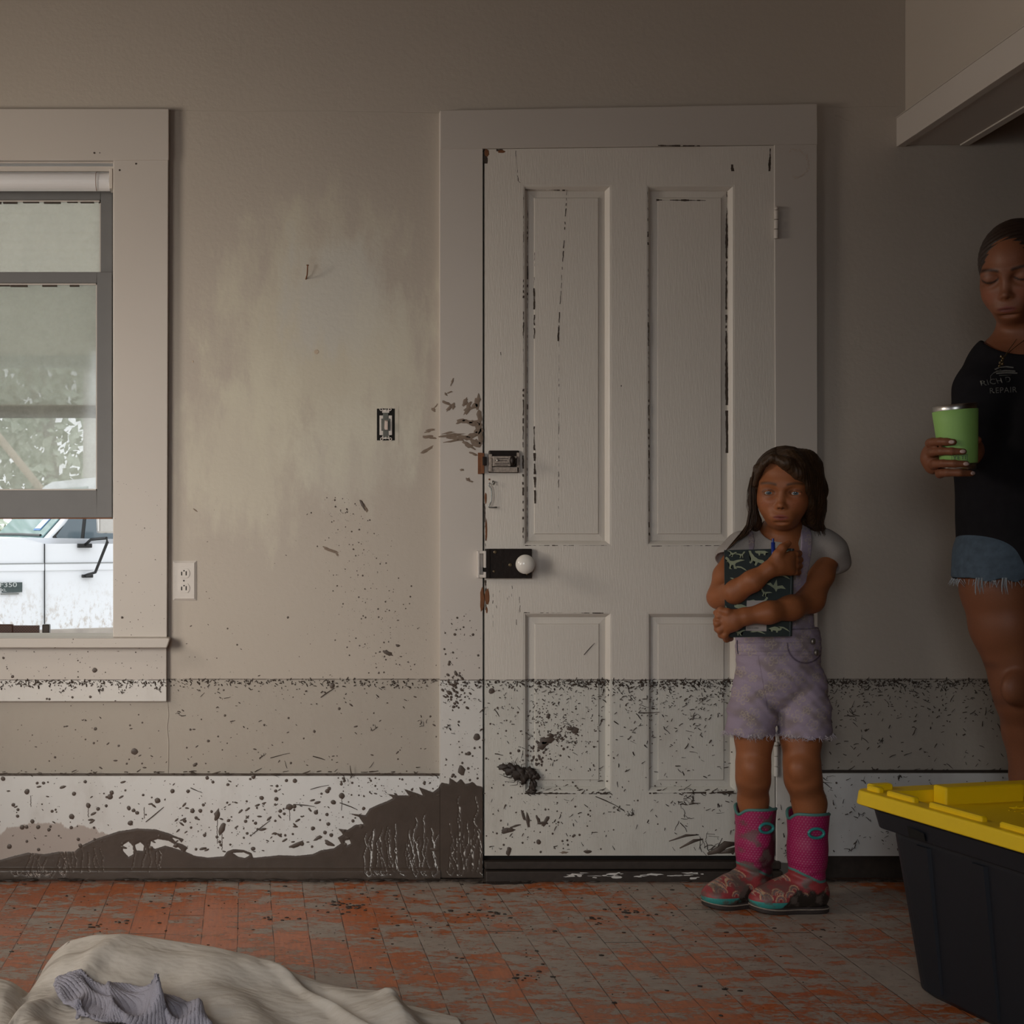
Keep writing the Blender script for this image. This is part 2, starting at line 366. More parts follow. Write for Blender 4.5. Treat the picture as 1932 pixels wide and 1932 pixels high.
gridboard('baseboard_back_right', 1537, 3100, 1457, 1612, -.019, .019, M_BASE, step=4)
bm = NB(); pbox(bm, -370, 828, 1459, 1462, -.014, 0)
tag(obj('trim_2', bm, M_MUD), kind='structure')
bm = NB(); pbox(bm, 1537, 3100, 1604, 1655, -.006, 0); pbox(bm, 1537, 3100, 1452.5, 1457, -.010, 0)
tag(obj('trim_3', bm, M_MUDD), kind='structure')
# door casing
gridboard('trim_4', 828.5, 908, 281.5, 1652, -.024, .024, M_CASE, step=2.2)
bm = NB()
prism(bm, [(WX(828), WZ(286)), (WX(828), WZ(213)), (WX(1535), WZ(200.5)), (WX(1536), WZ(277))], -.026, 0)
tag(obj('trim_5', bm, M_TRIM, bev=.002), kind='structure')
bm = NB(); prism(bm, [(WX(1459), WZ(1625)), (WX(1455), WZ(275)), (WX(1535.5), WZ(274)), (WX(1538), WZ(1625))], -.024, 0)
tag(obj('trim_6', bm, M_TRIM, bev=.002), kind='structure')
# door stop / jamb behind the gap
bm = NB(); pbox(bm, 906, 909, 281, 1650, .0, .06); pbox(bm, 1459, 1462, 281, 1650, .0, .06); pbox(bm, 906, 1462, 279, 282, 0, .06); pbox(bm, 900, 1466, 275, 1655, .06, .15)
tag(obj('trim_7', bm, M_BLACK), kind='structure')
# window casing, stool, apron
bm = NB()
prism(bm, [(WX(215), WZ(1201)), (WX(215.5), WZ(306)), (WX(318.5), WZ(306)), (WX(316), WZ(1201))], -.024, 0)
pbox(bm, -375, -262, 306, 1201, -.024, 0)
tag(obj('trim_8', bm, M_TRIM, bev=.002), kind='structure')
bm = NB(); pbox(bm, -375, 319.5, 210, 306.5, -.026, 0); tag(obj('trim_9', bm, M_TRIM, bev=.002), kind='structure')
bm = NB()
prism(bm, [(WX(-380), WZ(1201)), (WX(322), WZ(1201)), (WX(322), WZ(1205)), (WX(317), WZ(1219)), (WX(-380), WZ(1219))], -.062, 0)
pbox(bm, -262, 215, 1201, 1205, 0, .14)
tag(obj('trim_10', bm, M_TRIM, bev=.004, seg=3), kind='structure')
bm = NB(); pbox(bm, -372, 315, 1219, 1322, -.020, 0); tag(obj('trim_11', bm, M_TRIM, bev=.002), kind='structure')
# window jamb lining
bm = NB(); pbox(bm, 213.5, 215.2, 306, 1201, -.002, .15); pbox(bm, -262, -260, 306, 1201, -.002, .15); pbox(bm, -262, 215, 306, 308, -.002, .15)
pbox(bm, -262, 214, 313, 322, .005, .02)
tag(obj('trim_12', bm, M_TRIM), kind='structure')
# ---- sashes
M_SASH = simple('sash_grey', (.135, .132, .130), .5, 0, .08, 20, .1)  # even grey, darker than the other woodwork
m, N, L, B = newmat('dirty_glass')
out = N['Material Output']; pos = N.new('ShaderNodeNewGeometry').outputs['Position']
tr = N.new('ShaderNodeBsdfTransparent'); tr.inputs[0].default_value = (.96, .97, .965, 1)
df = N.new('ShaderNodeBsdfTranslucent'); df.inputs[0].default_value = (.75, .78, .74, 1)
df2 = N.new('ShaderNodeBsdfDiffuse'); df2.inputs[0].default_value = (.6, .6, .55, 1)
gl = N.new('ShaderNodeBsdfGlossy'); gl.inputs['Roughness'].default_value = .05
a1 = N.new('ShaderNodeMixShader'); a1.inputs[0].default_value = .35; L.new(df.outputs[0], a1.inputs[1]); L.new(df2.outputs[0], a1.inputs[2])
m1 = N.new('ShaderNodeMixShader'); L.new(mth(N, L, 'ADD', .34, mth(N, L, 'MULTIPLY', ramp(N, L, noise(N, L, pos, 14, 6, .7), .4, .75), .16)), m1.inputs[0]); L.new(tr.outputs[0], m1.inputs[1]); L.new(a1.outputs[0], m1.inputs[2])
m2 = N.new('ShaderNodeMixShader'); m2.inputs[0].default_value = .03; L.new(m1.outputs[0], m2.inputs[1]); L.new(gl.outputs[0], m2.inputs[2]); L.new(m2.outputs[0], out.inputs[0])
M_GLASS = m
def sash(name, px0, px1, py0, py1, gx0, gx1, gy0, gy1, y, parent):
    def P(px, py): p = at(px, py, y); return p.x, p.z
    bm = NB()
    X0, Z1 = P(px0, py0); X1, Z0 = P(px1, py1); A0, B1 = P(gx0, gy0); A1, B0 = P(gx1, gy1)
    t = .032
    box(bm, X0, A0, y, y+t, Z0, Z1); box(bm, A1, X1, y, y+t, Z0, Z1); box(bm, A0, A1, y, y+t, B1, Z1); box(bm, A0, A1, y, y+t, Z0, B0)
    o = obj(name, bm, M_SASH, parent, bev=.002)
    bm = NB()                                   # sticking: thin stepped bead round the glass
    s = .004
    box(bm, A0, A1, y+.008, y+.014, B1-s, B1); box(bm, A1-s, A1, y+.008, y+.014, B0, B1); box(bm, A0, A1, y+.008, y+.014, B0, B0+s); box(bm, A0, A0+s, y+.008, y+.014, B0, B1)
    obj('glazing_bead', bm, M_TRIM, o)
    bm = NB(); box(bm, A0, A1, y+.016, y+.019, B0, B1); g = obj('window_pane', bm, M_GLASS, o)
    bm = NB(); r2 = random.Random(int(py0))     # dark broken putty line along the top of the glass
    x = A0
    while x < A1:
        w = r2.uniform(.01, .05)
        if r2.random() < .6: box(bm, x, min(x+w, A1), y+.007, y+.0155, B1-s-r2.uniform(.002, .006), B1-s)
        x += w+r2.uniform(.0, .02)
    obj('old_putty', bm, M_TWIG, o)
    return o
win = empty('window_1', (WX(0), .05, WZ(1200)), kind='structure')
sash('upper_sash', -260, 212, 350, 786, -236, 190, 377, 766, .088, win)
sash('lower_sash', -260, 211.5, 513, 977, -232, 183, 534, 925, .040, win)
bm = NB(); a = at(-260, 975, .04); b = at(211, 979, .04); box(bm, a.x, b.x, .041, .071, b.z, a.z); obj('bare_bottom_edge', bm, M_RUST, win)
# roller blind rolled up on the head
rb = empty('roller_blind', at(0, 340, .02), 'white rolled-up roller blind across the head of the window', 'blind')
bm = NB(); z = WZ(340); xa, xb = WX(-255), WX(206)
tube(bm, [(xa, .022, z), (xb, .022, z)], .0262, 28)
obj('fabric_roll', bm, simple('white_vinyl', (.74, .73, .73), .35, 0, .04, 8), rb, smooth=False)
bm = NB(); box(bm, xb, xb+.010, -.004, .05, WZ(356), WZ(318)); obj('end_bracket', bm, M_TRIM, rb, bev=.002)
bm = NB(); box(bm, xa-.01, xa, -.004, .05, WZ(356), WZ(318)); obj('end_bracket', bm, M_TRIM, rb, bev=.002)
bm = NB(); tube(bm, [(WX(181), .018+.027*math.cos(t), z+.027*math.sin(t)) for t in [math.pi*(.5+k/10) for k in range(11)]], .0008, 5); obj('loose_cord', bm, M_RUST, rb)

# ================================================================= THE DOOR
door = empty('door_1', (WX(911), 0, WZ(1612)), kind='structure')
FY = -.0215
panels = [((984, 352), (1150, 1030)), ((1216, 352), (1381, 1030)), ((985, 1154), (1151, 1493)), ((1217, 1154), (1386, 1493))]
bm = NB()
def rect(px0, px1, py0, py1, y): 
    quad(bm, (WX(px0), y, WZ(py1)), (WX(px1), y, WZ(py1)), (WX(px1), y, WZ(py0)), (WX(px0), y, WZ(py0)))
L0, R0, T0, B0 = 912, 1456.5, 284.5, 1611
prism(bm, [(WX(L0), WZ(290)), (WX(L0), WZ(285.5)), (WX(R0), WZ(278.5)), (WX(R0), WZ(290))], FY, .036)
T0 = 290
for a, b, c, d in ((L0, 984.5, T0, B0), (1384, R0, T0, B0), (984.5, 1384, T0, 352), (984.5, 1384, 1030, 1154), (984.5, 1384, 1493, B0), (1150.5, 1216.5, 352, 1030), (1150.5, 1216.5, 1154, 1493), (1381, 1384, 352, 1030)):
    pbox(bm, a, b, c, d, FY, .036)
obj('stiles_and_rails', bm, M_DOOR, door)
for (a, c), (b, d) in panels:
    bm = NB()
    def ring(i0, y0, i1, y1):
        o_ = [(a+i0, c+i0), (b-i0, c+i0), (b-i0, d-i0), (a+i0, d-i0)]; n_ = [(a+i1, c+i1), (b-i1, c+i1), (b-i1, d-i1), (a+i1, d-i1)]
        for k in range(4):
            p, q, r, s = o_[k], o_[(k+1) % 4], n_[(k+1) % 4], n_[k]
            quad(bm, (WX(p[0]), y0, WZ(p[1])), (WX(q[0]), y0, WZ(q[1])), (WX(r[0]), y1, WZ(r[1])), (WX(s[0]), y1, WZ(s[1])))
    ring(-1, FY+.0005, 3, FY+.001); ring(3, FY+.001, 5, FY+.004); ring(5, FY+.004, 9, FY+.012); ring(9, FY+.012, 10, FY+.016); ring(10, FY+.016, 22, FY+.014); ring(22, FY+.014, 23.5, FY+.0105)
    quad(bm, *[(WX(x), FY+.0105, WZ(y)) for x, y in ((a+23.5, d-23.5), (b-23.5, d-23.5), (b-23.5, c+23.5), (a+23.5, c+23.5))])
    bmesh.ops.remove_doubles(bm, verts=bm.verts, dist=1e-5); bmesh.ops.recalc_face_normals(bm, faces=bm.faces)
    obj('door_panel', bm, M_DOOR, door)
# splits and bare wood showing in the paint
bm = NB(); rc = random.Random(11)
def crack(pts, w, y, dash=.0):
    P = []
    for (x0, y0), (x1, y1) in zip(pts, pts[1:]):
        n = max(2, int(math.hypot(x1-x0, y1-y0)/5))
        for k in range(n): t = k/n; P.append((x0+(x1-x0)*t+rc.uniform(-.5, .5), y0+(y1-y0)*t))
    horiz = abs(pts[0][0]-pts[-1][0]) > abs(pts[0][1]-pts[-1][1]); ww = w
    for p, q in zip(P, P[1:]):
        ww = max(.25, min(w*2.2, ww+rc.uniform(-.35, .35)*w*1.5))
        if rc.random() < dash: continue
        o = (0, ww/2) if horiz else (ww/2, 0)
        a_, b_, c_, d_ = (p[0]-o[0], p[1]-o[1]), (p[0]+o[0], p[1]+o[1]), (q[0]+o[0], q[1]+o[1]), (q[0]-o[0], q[1]-o[1])
        quad(bm, *[(WX(x), y, WZ(z)) for x, z in (a_, b_, c_, d_)])
crack([(1236, 379), (1334, 380)], 3.2, FY+.0100)
crack([(1369.5, 363), (1368, 620), (1370, 860)], 2.4, FY+.0122, .08)
crack([(1007, 478), (1006, 560)], 1.0, FY+.0095, .4); crack([(1006, 540), (1006.5, 650)], 2.2, FY+.0095, .1)
crack([(1006, 800), (1008, 960)], 2.2, FY+.0095, .15); crack([(994, 378), (993, 1018)], 1.3, FY+.0117, .45)
crack([(1068, 360), (1062, 460), (1053, 610), (1052, 1000)], .8, FY+.0097, .35); crack([(1052, 618), (1051, 650)], 2.2, FY+.0097)
crack([(985, 365), (984, 1020)], 1.4, FY-.0003, .5); crack([(1218, 365), (1221, 1015)], 1.2, FY-.0003, .55)
crack([(988, 361), (1068, 362)], 1.4, FY+.003, .2); crack([(1225, 1030), (1372, 1029)], 1.6, FY-.0003, .3); crack([(988, 1029), (1146, 1029)], 1.6, FY-.0003, .2)
crack([(970, 288), (975, 345), (983, 352)], 1.0, FY-.0003, .2); crack([(1448, 284), (1446, 332)], 2.6, FY-.0003); crack([(1232, 283), (1316, 284)], 1.6, FY-.0262, .3)
crack([(1376, 314), (1378, 333)], 3.0, FY-.0003); crack([(1168, 728), (1168, 734)], 2.0, FY-.0003); crack([(942, 666), (943, 678)], 2.4, FY-.0003)
crack([(912, 286), (922, 300)], 6, FY-.0003); crack([(934, 287), (953, 290)], 5, FY-.0003); crack([(914, 284), (914, 318)], 4, FY-.0003)
crack([(986, 1155), (1140, 1156)], 1.2, FY-.0003, .6); crack([(987, 1494), (1148, 1495)], 2.5, FY-.0004, .25); crack([(1220, 1494), (1384, 1492)], 2.5, FY-.0004, .25)
crack([(912, 950), (914, 1040)], 2.0, FY-.0004, .2); crack([(914, 1094), (914, 1160)], 4.0, FY-.0004, .1)
for k in range(14): x = rc.uniform(925, 985); y = rc.uniform(1100, 1170); crack([(x, y), (x+rc.uniform(-1, 2), y+rc.uniform(6, 30))], .7, FY-.0003, .2)
obj('bare_wood_splits', bm, M_TWIG, door)
bm = NB()
def blob(bm, px, py, rx, ry, y, ang=0, n=10, jag=.18, dome=.0006, r=rc):
    ca, sa = math.cos(ang), math.sin(ang); ring = []
    for k in range(n):
        t = 2*math.pi*k/n; q = 1+r.uniform(-jag, jag); u_, v_ = rx*math.cos(t)*q, ry*math.sin(t)*q
        ring.append(bm.verts.new((WX(px+u_*ca-v_*sa), y-.0003, WZ(py+u_*sa+v_*ca))))
    mid = [bm.verts.new((WX(px)+(v.co.x-WX(px))*.75, y-.0003-dome, WZ(py)+(v.co.z-WZ(py))*.75)) for v in ring]
    for k in range(n): bm.faces.new((ring[k], mid[k], mid[(k+1) % n], ring[(k+1) % n]))
    bm.faces.new(mid[::-1])
for x, y, a_, b_ in ((917, 1124, 5, 15), (944, 290, 8, 3), (916, 292, 4, 7), (921, 905, 2, 2), (914, 940, 2, 10), (915, 1000, 2, 22), (916, 1150, 2, 6)): blob(bm, x, y, a_, b_, FY)
obj('rusty_bare_wood', bm, M_RUST, door)
bm = NB(); blob(bm, 907, 1130, 4, 24, -.024, 0, 12); tag(obj('trim_13', bm, M_RUST), kind='structure')
# hinges 
for py0, py1 in ((401, 455), (1404, 1462)):
    bm = NB(); cx = 1457.5; n = 3; hgt = (py1-py0)/n
    for k in range(n):
        tube(bm, [(WX(cx), -.029, WZ(py0+k*hgt+.8)), (WX(cx), -.029, WZ(py0+(k+1)*hgt-.8))], .0066, 14)
    lathe(bm, [(.002, 0), (.006, .002), (.007, .006), (.004, .010), (.0005, .012)], 14, Matrix.Translation((WX(cx), -.030, WZ(py0))))
    pbox(bm, cx-2, cx+2, py0+3, py1-3, -.028, -.0)
    obj('hinge', bm, M_TRIM, door, bev=.0008)
# rim lock with porcelain knob
lk = NB(); pbox(lk, 919, 998, 1035, 1090, FY-.022, FY); lock = obj('rim_lock', lk, M_IRON, door, bev=.0015)
bm = NB(); pbox(bm, 912.5, 919.5, 1035, 1090, FY-.025, FY); obj('lock_face_plate', bm, M_IRON, lock, bev=.001)
bm = NB()
for x, y, r in ((929, 1041, 3), (927, 1077, 2.2), (957.5, 1065, 3.4), (989, 1082, 2.2)):
    lathe(bm, [(r*PX, 0), (r*PX, .0016), (r*PX*.6, .0024)], 14, Matrix.Translation((WX(x), FY-.022, WZ(y))) @ Matrix.Rotation(math.pi/2, 4, 'X'))
obj('lock_screws', bm, simple('worn_brass', (.16, .12, .07), .4, .8), lock)
bm = NB(); pbox(bm, 942, 944, 1062, 1070, FY-.0224, FY-.0215); obj('keyhole', bm, M_BLACK, lock)
MK = Matrix.Translation((WX(980), FY-.022, WZ(1063))) @ Matrix.Rotation(math.pi/2, 4, 'X')
bm = NB(); lathe(bm, [(.012, 0), (.012, .006), (.0085, .009), (.0085, .026)], 24, MK); obj('knob_shank', bm, M_IRON, lock)
kb = [(.0085, .024), (.014, .026)]+[(.0275*math.cos(t), .043+.019*math.sin(t)) for t in [-.85+k*(math.pi/2+.85)/12 for k in range(12)]]+[(.001, .062)]
bm = NB(); lathe(bm, kb, 40, MK); tag(obj('door_knob', bm, M_CERAM, lock, smooth=True), 'white porcelain knob')
# keeper on casing
bm = NB(); pbox(bm, 898, 912, 1039, 1044, -.046, -.024); pbox(bm, 898, 912, 1083, 1089, -.046, -.024); pbox(bm, 896.5, 900, 1039, 1089, -.046, -.024); pbox(bm, 908, 912, 1039, 1089, -.049, -.024); pbox(bm, 900, 908, 1044, 1083, -.030, -.024)
obj('lock_keeper', bm, M_PLATE, door, bev=.001)
bm = NB(); pbox(bm, 908, 915, 1070, 1078, -.05, -.02); obj('lock_bolt', bm, M_IRON, door)
# night latch
nl = NB(); pbox(nl, 919, 976, 851, 893, FY-.010, FY); latch = obj('night_latch', nl, M_IRON, door, bev=.003)
bm = NB(); pbox(bm, 921, 975, 882, 892, FY-.014, FY-.008); pbox(bm, 971, 976, 855, 892, FY-.014, FY-.008); pbox(bm, 921, 971, 862, 866, FY-.020, FY-.01); pbox(bm, 925, 958, 862, 881, FY-.022, FY-.01); pbox(bm, 918, 924, 858, 891, FY-.018, FY)
obj('latch_case', bm, simple('chipped_paint_on_iron', (.32, .27, .23), .5, 0, .7, 160, .4), latch, bev=.0012)
bm = NB(); 
for y in (866, 870, 875, 878): pbox(bm, 928+rc.uniform(0, 5), 956-rc.uniform(0, 6), y, y+1.0, FY-.0224, FY-.021)
obj('worn_lines', bm, M_IRON, latch)
bm = NB(); ML = Matrix.Translation((WX(961), FY-.012, WZ(871))) @ Matrix.Rotation(math.pi/2, 4, 'X') @ Matrix.Diagonal((.8, 1.35, 1, 1)); lathe(bm, [(.006, 0), (.006, .01), (.0105, .014), (.011, .019), (.007, .023), (.001, .024)], 24, ML); obj('turn_knob', bm, M_IRON, latch, smooth=True)
bm = NB(); lathe(bm, [(.0035, 0), (.0035, .012), (.002, .013)], 14, Matrix.Translation((WX(934), FY-.012, WZ(870))) @ Matrix.Rotation(math.pi/2, 4, 'X')); obj('screw', bm, M_STEEL, latch)
bm = NB(); pbox(bm, 899, 906, 855, 895, -.027, -.024); pbox(bm, 905, 909, 856, 894, -.040, -.024); obj('latch_keeper', bm, M_RUST, door)
bm = NB(); pbox(bm, 906, 914, 863, 879, -.042, -.018); obj('latch_bolt', bm, M_IRON, door, bev=.001)
# hook
bm = NB()
tube(bm, [at(a, b, FY-.009) for a, b in ((925, 913), (924, 911), (922, 914), (923, 917), (927, 922), (927.5, 930), (927, 945), (924, 952), (921.5, 955), (923, 957.5), (930, 957.5), (937.5, 957))], .0019, 8)
tube(bm, [(at(a, b, 0).x, FY+y_, at(a, b, 0).z) for a, b, y_ in ((929, 909, 0), (929, 909, -.008), (926, 908, -.012), (925, 912, -.014), (928, 915, -.012), (930, 911, -.008))], .0017, 8)
obj('screen_hook', bm, M_ZINC, door, smooth=True)
# threshold and bottom gap
bm = NB(); pbox(bm, 911, 1464, 1620, 1634, -.040, .1); pbox(bm, 911, 1464, 1636, 1656, -.052, .1)
tag(obj('trim_14', bm, M_MUDD, bev=.003), kind='structure')
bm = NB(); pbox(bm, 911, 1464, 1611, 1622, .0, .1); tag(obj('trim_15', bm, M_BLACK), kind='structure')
bm = NB()
for k in range(26):
    x = rc.uniform(1060, 1330); blob(bm, x, 1640+rc.uniform(-2, 9), rc.uniform(2, 16), rc.uniform(.6, 2.4), -.0525, 0, 9, .5, .0002)
tag(obj('trim_16', bm, M_TRIM), kind='structure')
# ================================================================= MUD, DEBRIS, FITTINGS ON THE WALL
def surf(px, py):
    if py > 1457 and (px < 828): return -.0195
    if px < 322 and 1201 < py < 1220: return -.0625
    if px < 315 and 1219 < py < 1322: return -.0205
    if 215 < px < 318 and 210 < py < 1201: return -.0245
    if px < 319 and 210 < py < 306: return -.0265
    if px < 215 and py < 1201: return None
    if 828 < px < 908 and py > 281: return -.0245
    if 1458 < px < 1537 and py > 274: return -.0245
    if 828 < px < 1536 and 203 < py < 281: return -.0265
    if 911 < px < 1457 and py > 283:
        if py > 1608: return None
        for (a, c), (b, d) in panels:
            if a < px < b and c < py < d:
                e = min(px-a, b-px, py-c, d-py)
                return FY+(.0102 if e > 24 else .013 if e > 10 else .004)
        return FY-.0003
    if px >= 1537 and py > 1457: return -.0195 if py < 1606 else None
    if 908 <= px <= 911 or 1456.5 <= px <= 1459: return None
    return 0
rs = random.Random(21)
sp = NB()
def drop(px, py, rx, ry=None, ang=0, jag=.1, n=None, dome=None):
    y = surf(px, py)
    if y is None: return
    ry = ry or rx
    blob(sp, px, py, rx, ry, y, ang, n or (10 if rx > 2 else 6), jag, dome if dome is not None else min(.0011, .00022*rx), rs)
# large drops where the photograph shows them
for x, y, r in [(627, 1294, 5.5), (254, 1418, 6.5), (298, 1508, 5.5), (546, 1520, 6.5), (644, 1499, 6), (628, 1511, 5), (616, 1534, 3.5), (209, 1501, 5), (53, 1491, 5), (168, 1517, 5), (137, 1538, 5), (244, 1522, 4), (260, 1531, 4), (349, 1546, 4), (44, 1558, 5), (63, 1547, 4), (20, 1594, 5), (141, 1495, 4), (212, 1493, 4), (8, 1467, 4), (897, 1388, 6.5), (925, 1302, 5.5), (180, 1263, 5), (232, 1164, 2.5), (543, 1165, 2.5), (1013, 1585, 4.5), (1017, 1604, 2.5), (1080, 1573, 2.6), (1090, 1572, 2.4), (882, 1419, 4), (247, 1550, 5), (478, 1463, 4), (540, 1470, 3), (430, 1478, 3), (520, 1490, 3), (521, 1505, 4), (402, 1473, 3), (100, 1528, 3), (9, 1240, 2.4), (26, 1275, 3), (393, 1398, 3), (180, 1375, 3), (177, 1402, 2.5), (224, 1407, 2.5), (640, 1337, 3), (593, 1380, 3), (680, 1556, 4), (665, 1546, 3.5), (36, 1525, 3), (72, 1475, 3), (84, 1475, 3)]:
    drop(x, y, r, r*rs.uniform(.85, 1.15), rs.uniform(0, 3))
for x, y, a, b, t in [(410, 1534, 5, 10, .25), (419, 1562, 5, 11, .35), (868, 1449, 7, 10, 0), (368, 1443, 5, 3.4, -.6), (364, 1527, 5, 4, .5), (431, 1545, 4, 3, -.4), (732, 1232, 10, 4, .5), (751, 1218, 4, 2.5, .3), (845, 1305, 6, 3, .7), (858, 1269, 6, 3, .9), (684, 952, 3, 11, -.5), (1033, 1350, 4, 6, .2), (1083, 1378, 8, 7, 0), (1075, 1374, 7, 3, 0), (993, 1545, 3.5, 14, -.15), (985, 1536, 3, 10, -.3), (1026, 1546, 4, 12, .5), (1012, 1543, 3, 10, -.4), (1020, 1550, 10, 3, 0), (955, 1563, 14, 5, -.25), (970, 1555, 12, 2, -.3), (957, 1603, 5, 8, 0), (1105, 1604, 8, 3, 0), (817, 1600, 9, 3, .2), (620, 1588, 10, 4, .5), (560, 1590, 14, 4, -.4), (600, 1578, 9, 3, -.5)]:
    drop(x, y, a, b, t, .3, 12)
def scatter(n, x0, x1, y0, y1, r0, r1, el=.35, pw=3.0, fy=None):
    for _ in range(n):
        x = rs.uniform(x0, x1); y = fy(rs) if fy else rs.uniform(y0, y1)
        r = r0+(r1-r0)*rs.random()**pw
        if rs.random() < el: drop(x, y, r*1.6, r*.6, rs.uniform(-.9, .9))
        else: drop(x, y, r)
scatter(330, 0, 690, 1465, 1600, .6, 4.6, .4)
scatter(150, 330, 680, 1510, 1605, .6, 4.0, .6)
scatter(120, 640, 830, 1465, 1500, .5, 2.6)
scatter(330, 0, 828, 1284, 1455, .4, 2.6, .45, 3.5)
scatter(90, 0, 828, 1180, 1282, .4, 1.9, .4, 3.5)
scatter(60, 380, 828, 960, 1200, .4, 1.7, .3)
for _ in range(330):       # spray column on the wall left of the casing
    y = rs.uniform(930, 1290); c = 620+(y-930)*.33 if y < 1060 else 668+(y-1060)*.22 if y < 1180 else 700+(y-1180)*.1
    drop(c+rs.gauss(20, 24+(y-930)*.05), y, .45+1.5*rs.random()**3)
for _ in range(150): drop(rs.uniform(832, 905), rs.uniform(1150, 1470), .5+2.4*rs.random()**3, None, 0)
for _ in range(45): x = rs.gauss(857, 11); drop(x, rs.uniform(1270, 1335), 4*rs.random()+1, 1.6+rs.random(), rs.uniform(.2, 1.2))
for _ in range(420): drop(rs.uniform(914, 1140)+rs.gauss(0, 30), rs.uniform(1330, 1600), .4+1.9*rs.random()**3)
for _ in range(160): drop(rs.uniform(914, 1540), rs.uniform(1290, 1600), .4+1.6*rs.random()**3)
for _ in range(110):
    t = rs.uniform(0, 2*math.pi); q = rs.uniform(4, 55); drop(1010+q*math.cos(t), 1430+q*math.sin(t)*.8-q*.3, .5+2.6*rs.random()**2, None)
for _ in range(130):
    t = rs.gauss(-.5, .5); q = 8+abs(rs.gauss(0, 30)); drop(1040+q*math.cos(t), 1395+q*math.sin(t), .6+2.6*rs.random()**2, .8+rs.random(), t)
for _ in range(70): drop(rs.gauss(1022, 12), rs.gauss(1350, 16), .5+1.2*rs.random())
for _ in range(110): drop(rs.uniform(1540, 1932), rs.uniform(1460, 1600), .5+1.6*rs.random()**3)
for _ in range(60): drop(rs.uniform(218, 316), rs.uniform(900, 1200), .4+.9*rs.random()**3)
for _ in range(60): drop(rs.uniform(0, 312), rs.uniform(1222, 1280), .5+1.2*rs.random()**3)
# run of thin drips
for x, y, l in ((273, 1522, 22), (546, 1526, 22), (644, 1504, 24), (410, 1545, 46), (419, 1572, 30), (168, 1520, 22), (60, 1500, 22)):
    y_ = surf(x, y)
    for k in range(int(l/3)): drop(x+rs.uniform(-.5, .5), y+k*3, .7, 2)
tag(obj('mud_splatter', sp, M_MUD, smooth=True), 'brown mud drops and specks flung across the lower wall, baseboard and door', 'mud', kind='stuff')
# smears by the door edge, left by muddy fingers
M_SMEAR = simple('thin_mud_smear', (.20, .145, .105), .55, 0, .35, 120)
sm = NB(); sp_keep = sp; sp = sm
for x, y, a, b, t in [(875, 760, 9, 4, -1.0), (880, 772, 5, 12, .5), (892, 768, 10, 5, -.6), (898, 760, 6, 14, .2), (868, 795, 10, 4, -.3), (880, 797, 14, 4, .1), (893, 800, 12, 6, .3), (902, 792, 5, 16, 0), (850, 822, 22, 3, -.1), (858, 828, 20, 3.5, .1), (875, 826, 16, 4, .3), (889, 822, 15, 5, -.4), (896, 836, 12, 6, .5), (880, 840, 14, 4, .5), (904, 826, 5, 18, 0), (900, 812, 8, 10, .3), (851, 833, 16, 2, -.2), (843, 818, 12, 2, -.15), (846, 770, 3, 8, .7), (841, 762, 10, 2.4, .4), (852, 768, 4, 6, .2), (845, 742, 7, 1.6, -.3), (851, 722, 2, 7, .35), (839, 745, 4, 2, .9), (818, 773, 5, 4, 0), (823, 766, 6, 1.5, -.9), (812, 812, 11, 2.6, -.3), (805, 824, 11, 3.4, -.1), (815, 826, 8, 2, .1), (808, 847, 12, 3, -.5), (800, 853, 6, 2, -.3), (890, 857, 8, 2, .4), (869, 887, 4, 2, 0), (880, 905, 4, 3.4, 0), (884, 908, 6, 1.5, .3), (624, 1038, 14, 3, .4), (636, 1046, 4, 2, .9), (690, 960, 3, 9, -.35), (368, 962, 6, 1.2, .6), (1060, 1605, 8, 2, 0)]:
    drop(x, y, a, b, t, .38, 14, .0004)
sp = sp_keep
tag(obj('mud_smear', sm, M_SMEAR, smooth=True), 'brown mud finger smears on the door casing above the night latch', 'mud')
bm = NB()                               # dried water ring on the right casing leg
for k in range(40):
    t = -1.9+3.6*k/39; q = 27+rs.uniform(-2, 2)
    blob(bm, 1492+q*math.cos(t), 313+q*.95*math.sin(t), rs.uniform(1, 3), rs.uniform(.5, 1.6), -.0243, t, 7, .4, .0001, rs)
tag(obj('trim_19', bm, simple('dried_water_ring', (.50, .42, .35), .6)), kind='structure')
# dried plant debris along the flood line
tw = NB()
def twig(px, py, l, ang, w=None, bend=.3):
    y = surf(px, py)
    if y is None: return
    if l < 15: l *= rs.uniform(.45, .95)
    n = 3 if l > 8 else 2; pts = []; x, z = px, py; a = ang
    for k in range(n+1):
        pts.append((WX(x), y-.0006-.0006*rs.random(), WZ(z))); a += rs.uniform(-bend, bend); x += l/n*math.cos(a); z += l/n*math.sin(a)
    w = (w or rs.uniform(.45, 1.1))*PX*rs.uniform(.8, 1.5)
    tube(tw, pts, [w*rs.uniform(.6, 1), w, w*rs.uniform(.5, 1), w*.5][:n+1], 3, False)
def line_density(x):
    return 1.0 if 1000 < x < 1700 else .55 if x < 315 else .38 if x < 828 else .45
for _ in range(2600):
    x = rs.uniform(0, 1935)
    if rs.random() > line_density(x): continue
    dy = abs(rs.gauss(0, 7)); twig(x, 1282.5+dy, rs.uniform(2, 9), rs.gauss(0, .7)*1.2, rs.uniform(.5, 1.3))
for _ in range(2300):
    x = rs.uniform(0, 1935); dens = .07 if x < 828 else .25 if x < 1000 else .7
    if 1150 < x: dens = .85
    if rs.random() > dens: continue
    dy = abs(rs.gauss(0, 42))
    if x < 315 and dy > 38: continue
    twig(x, 1284+dy, rs.uniform(2, 9)*(.75 if x < 828 else 1), rs.gauss(-.35, .8), rs.uniform(.35, 1.0))
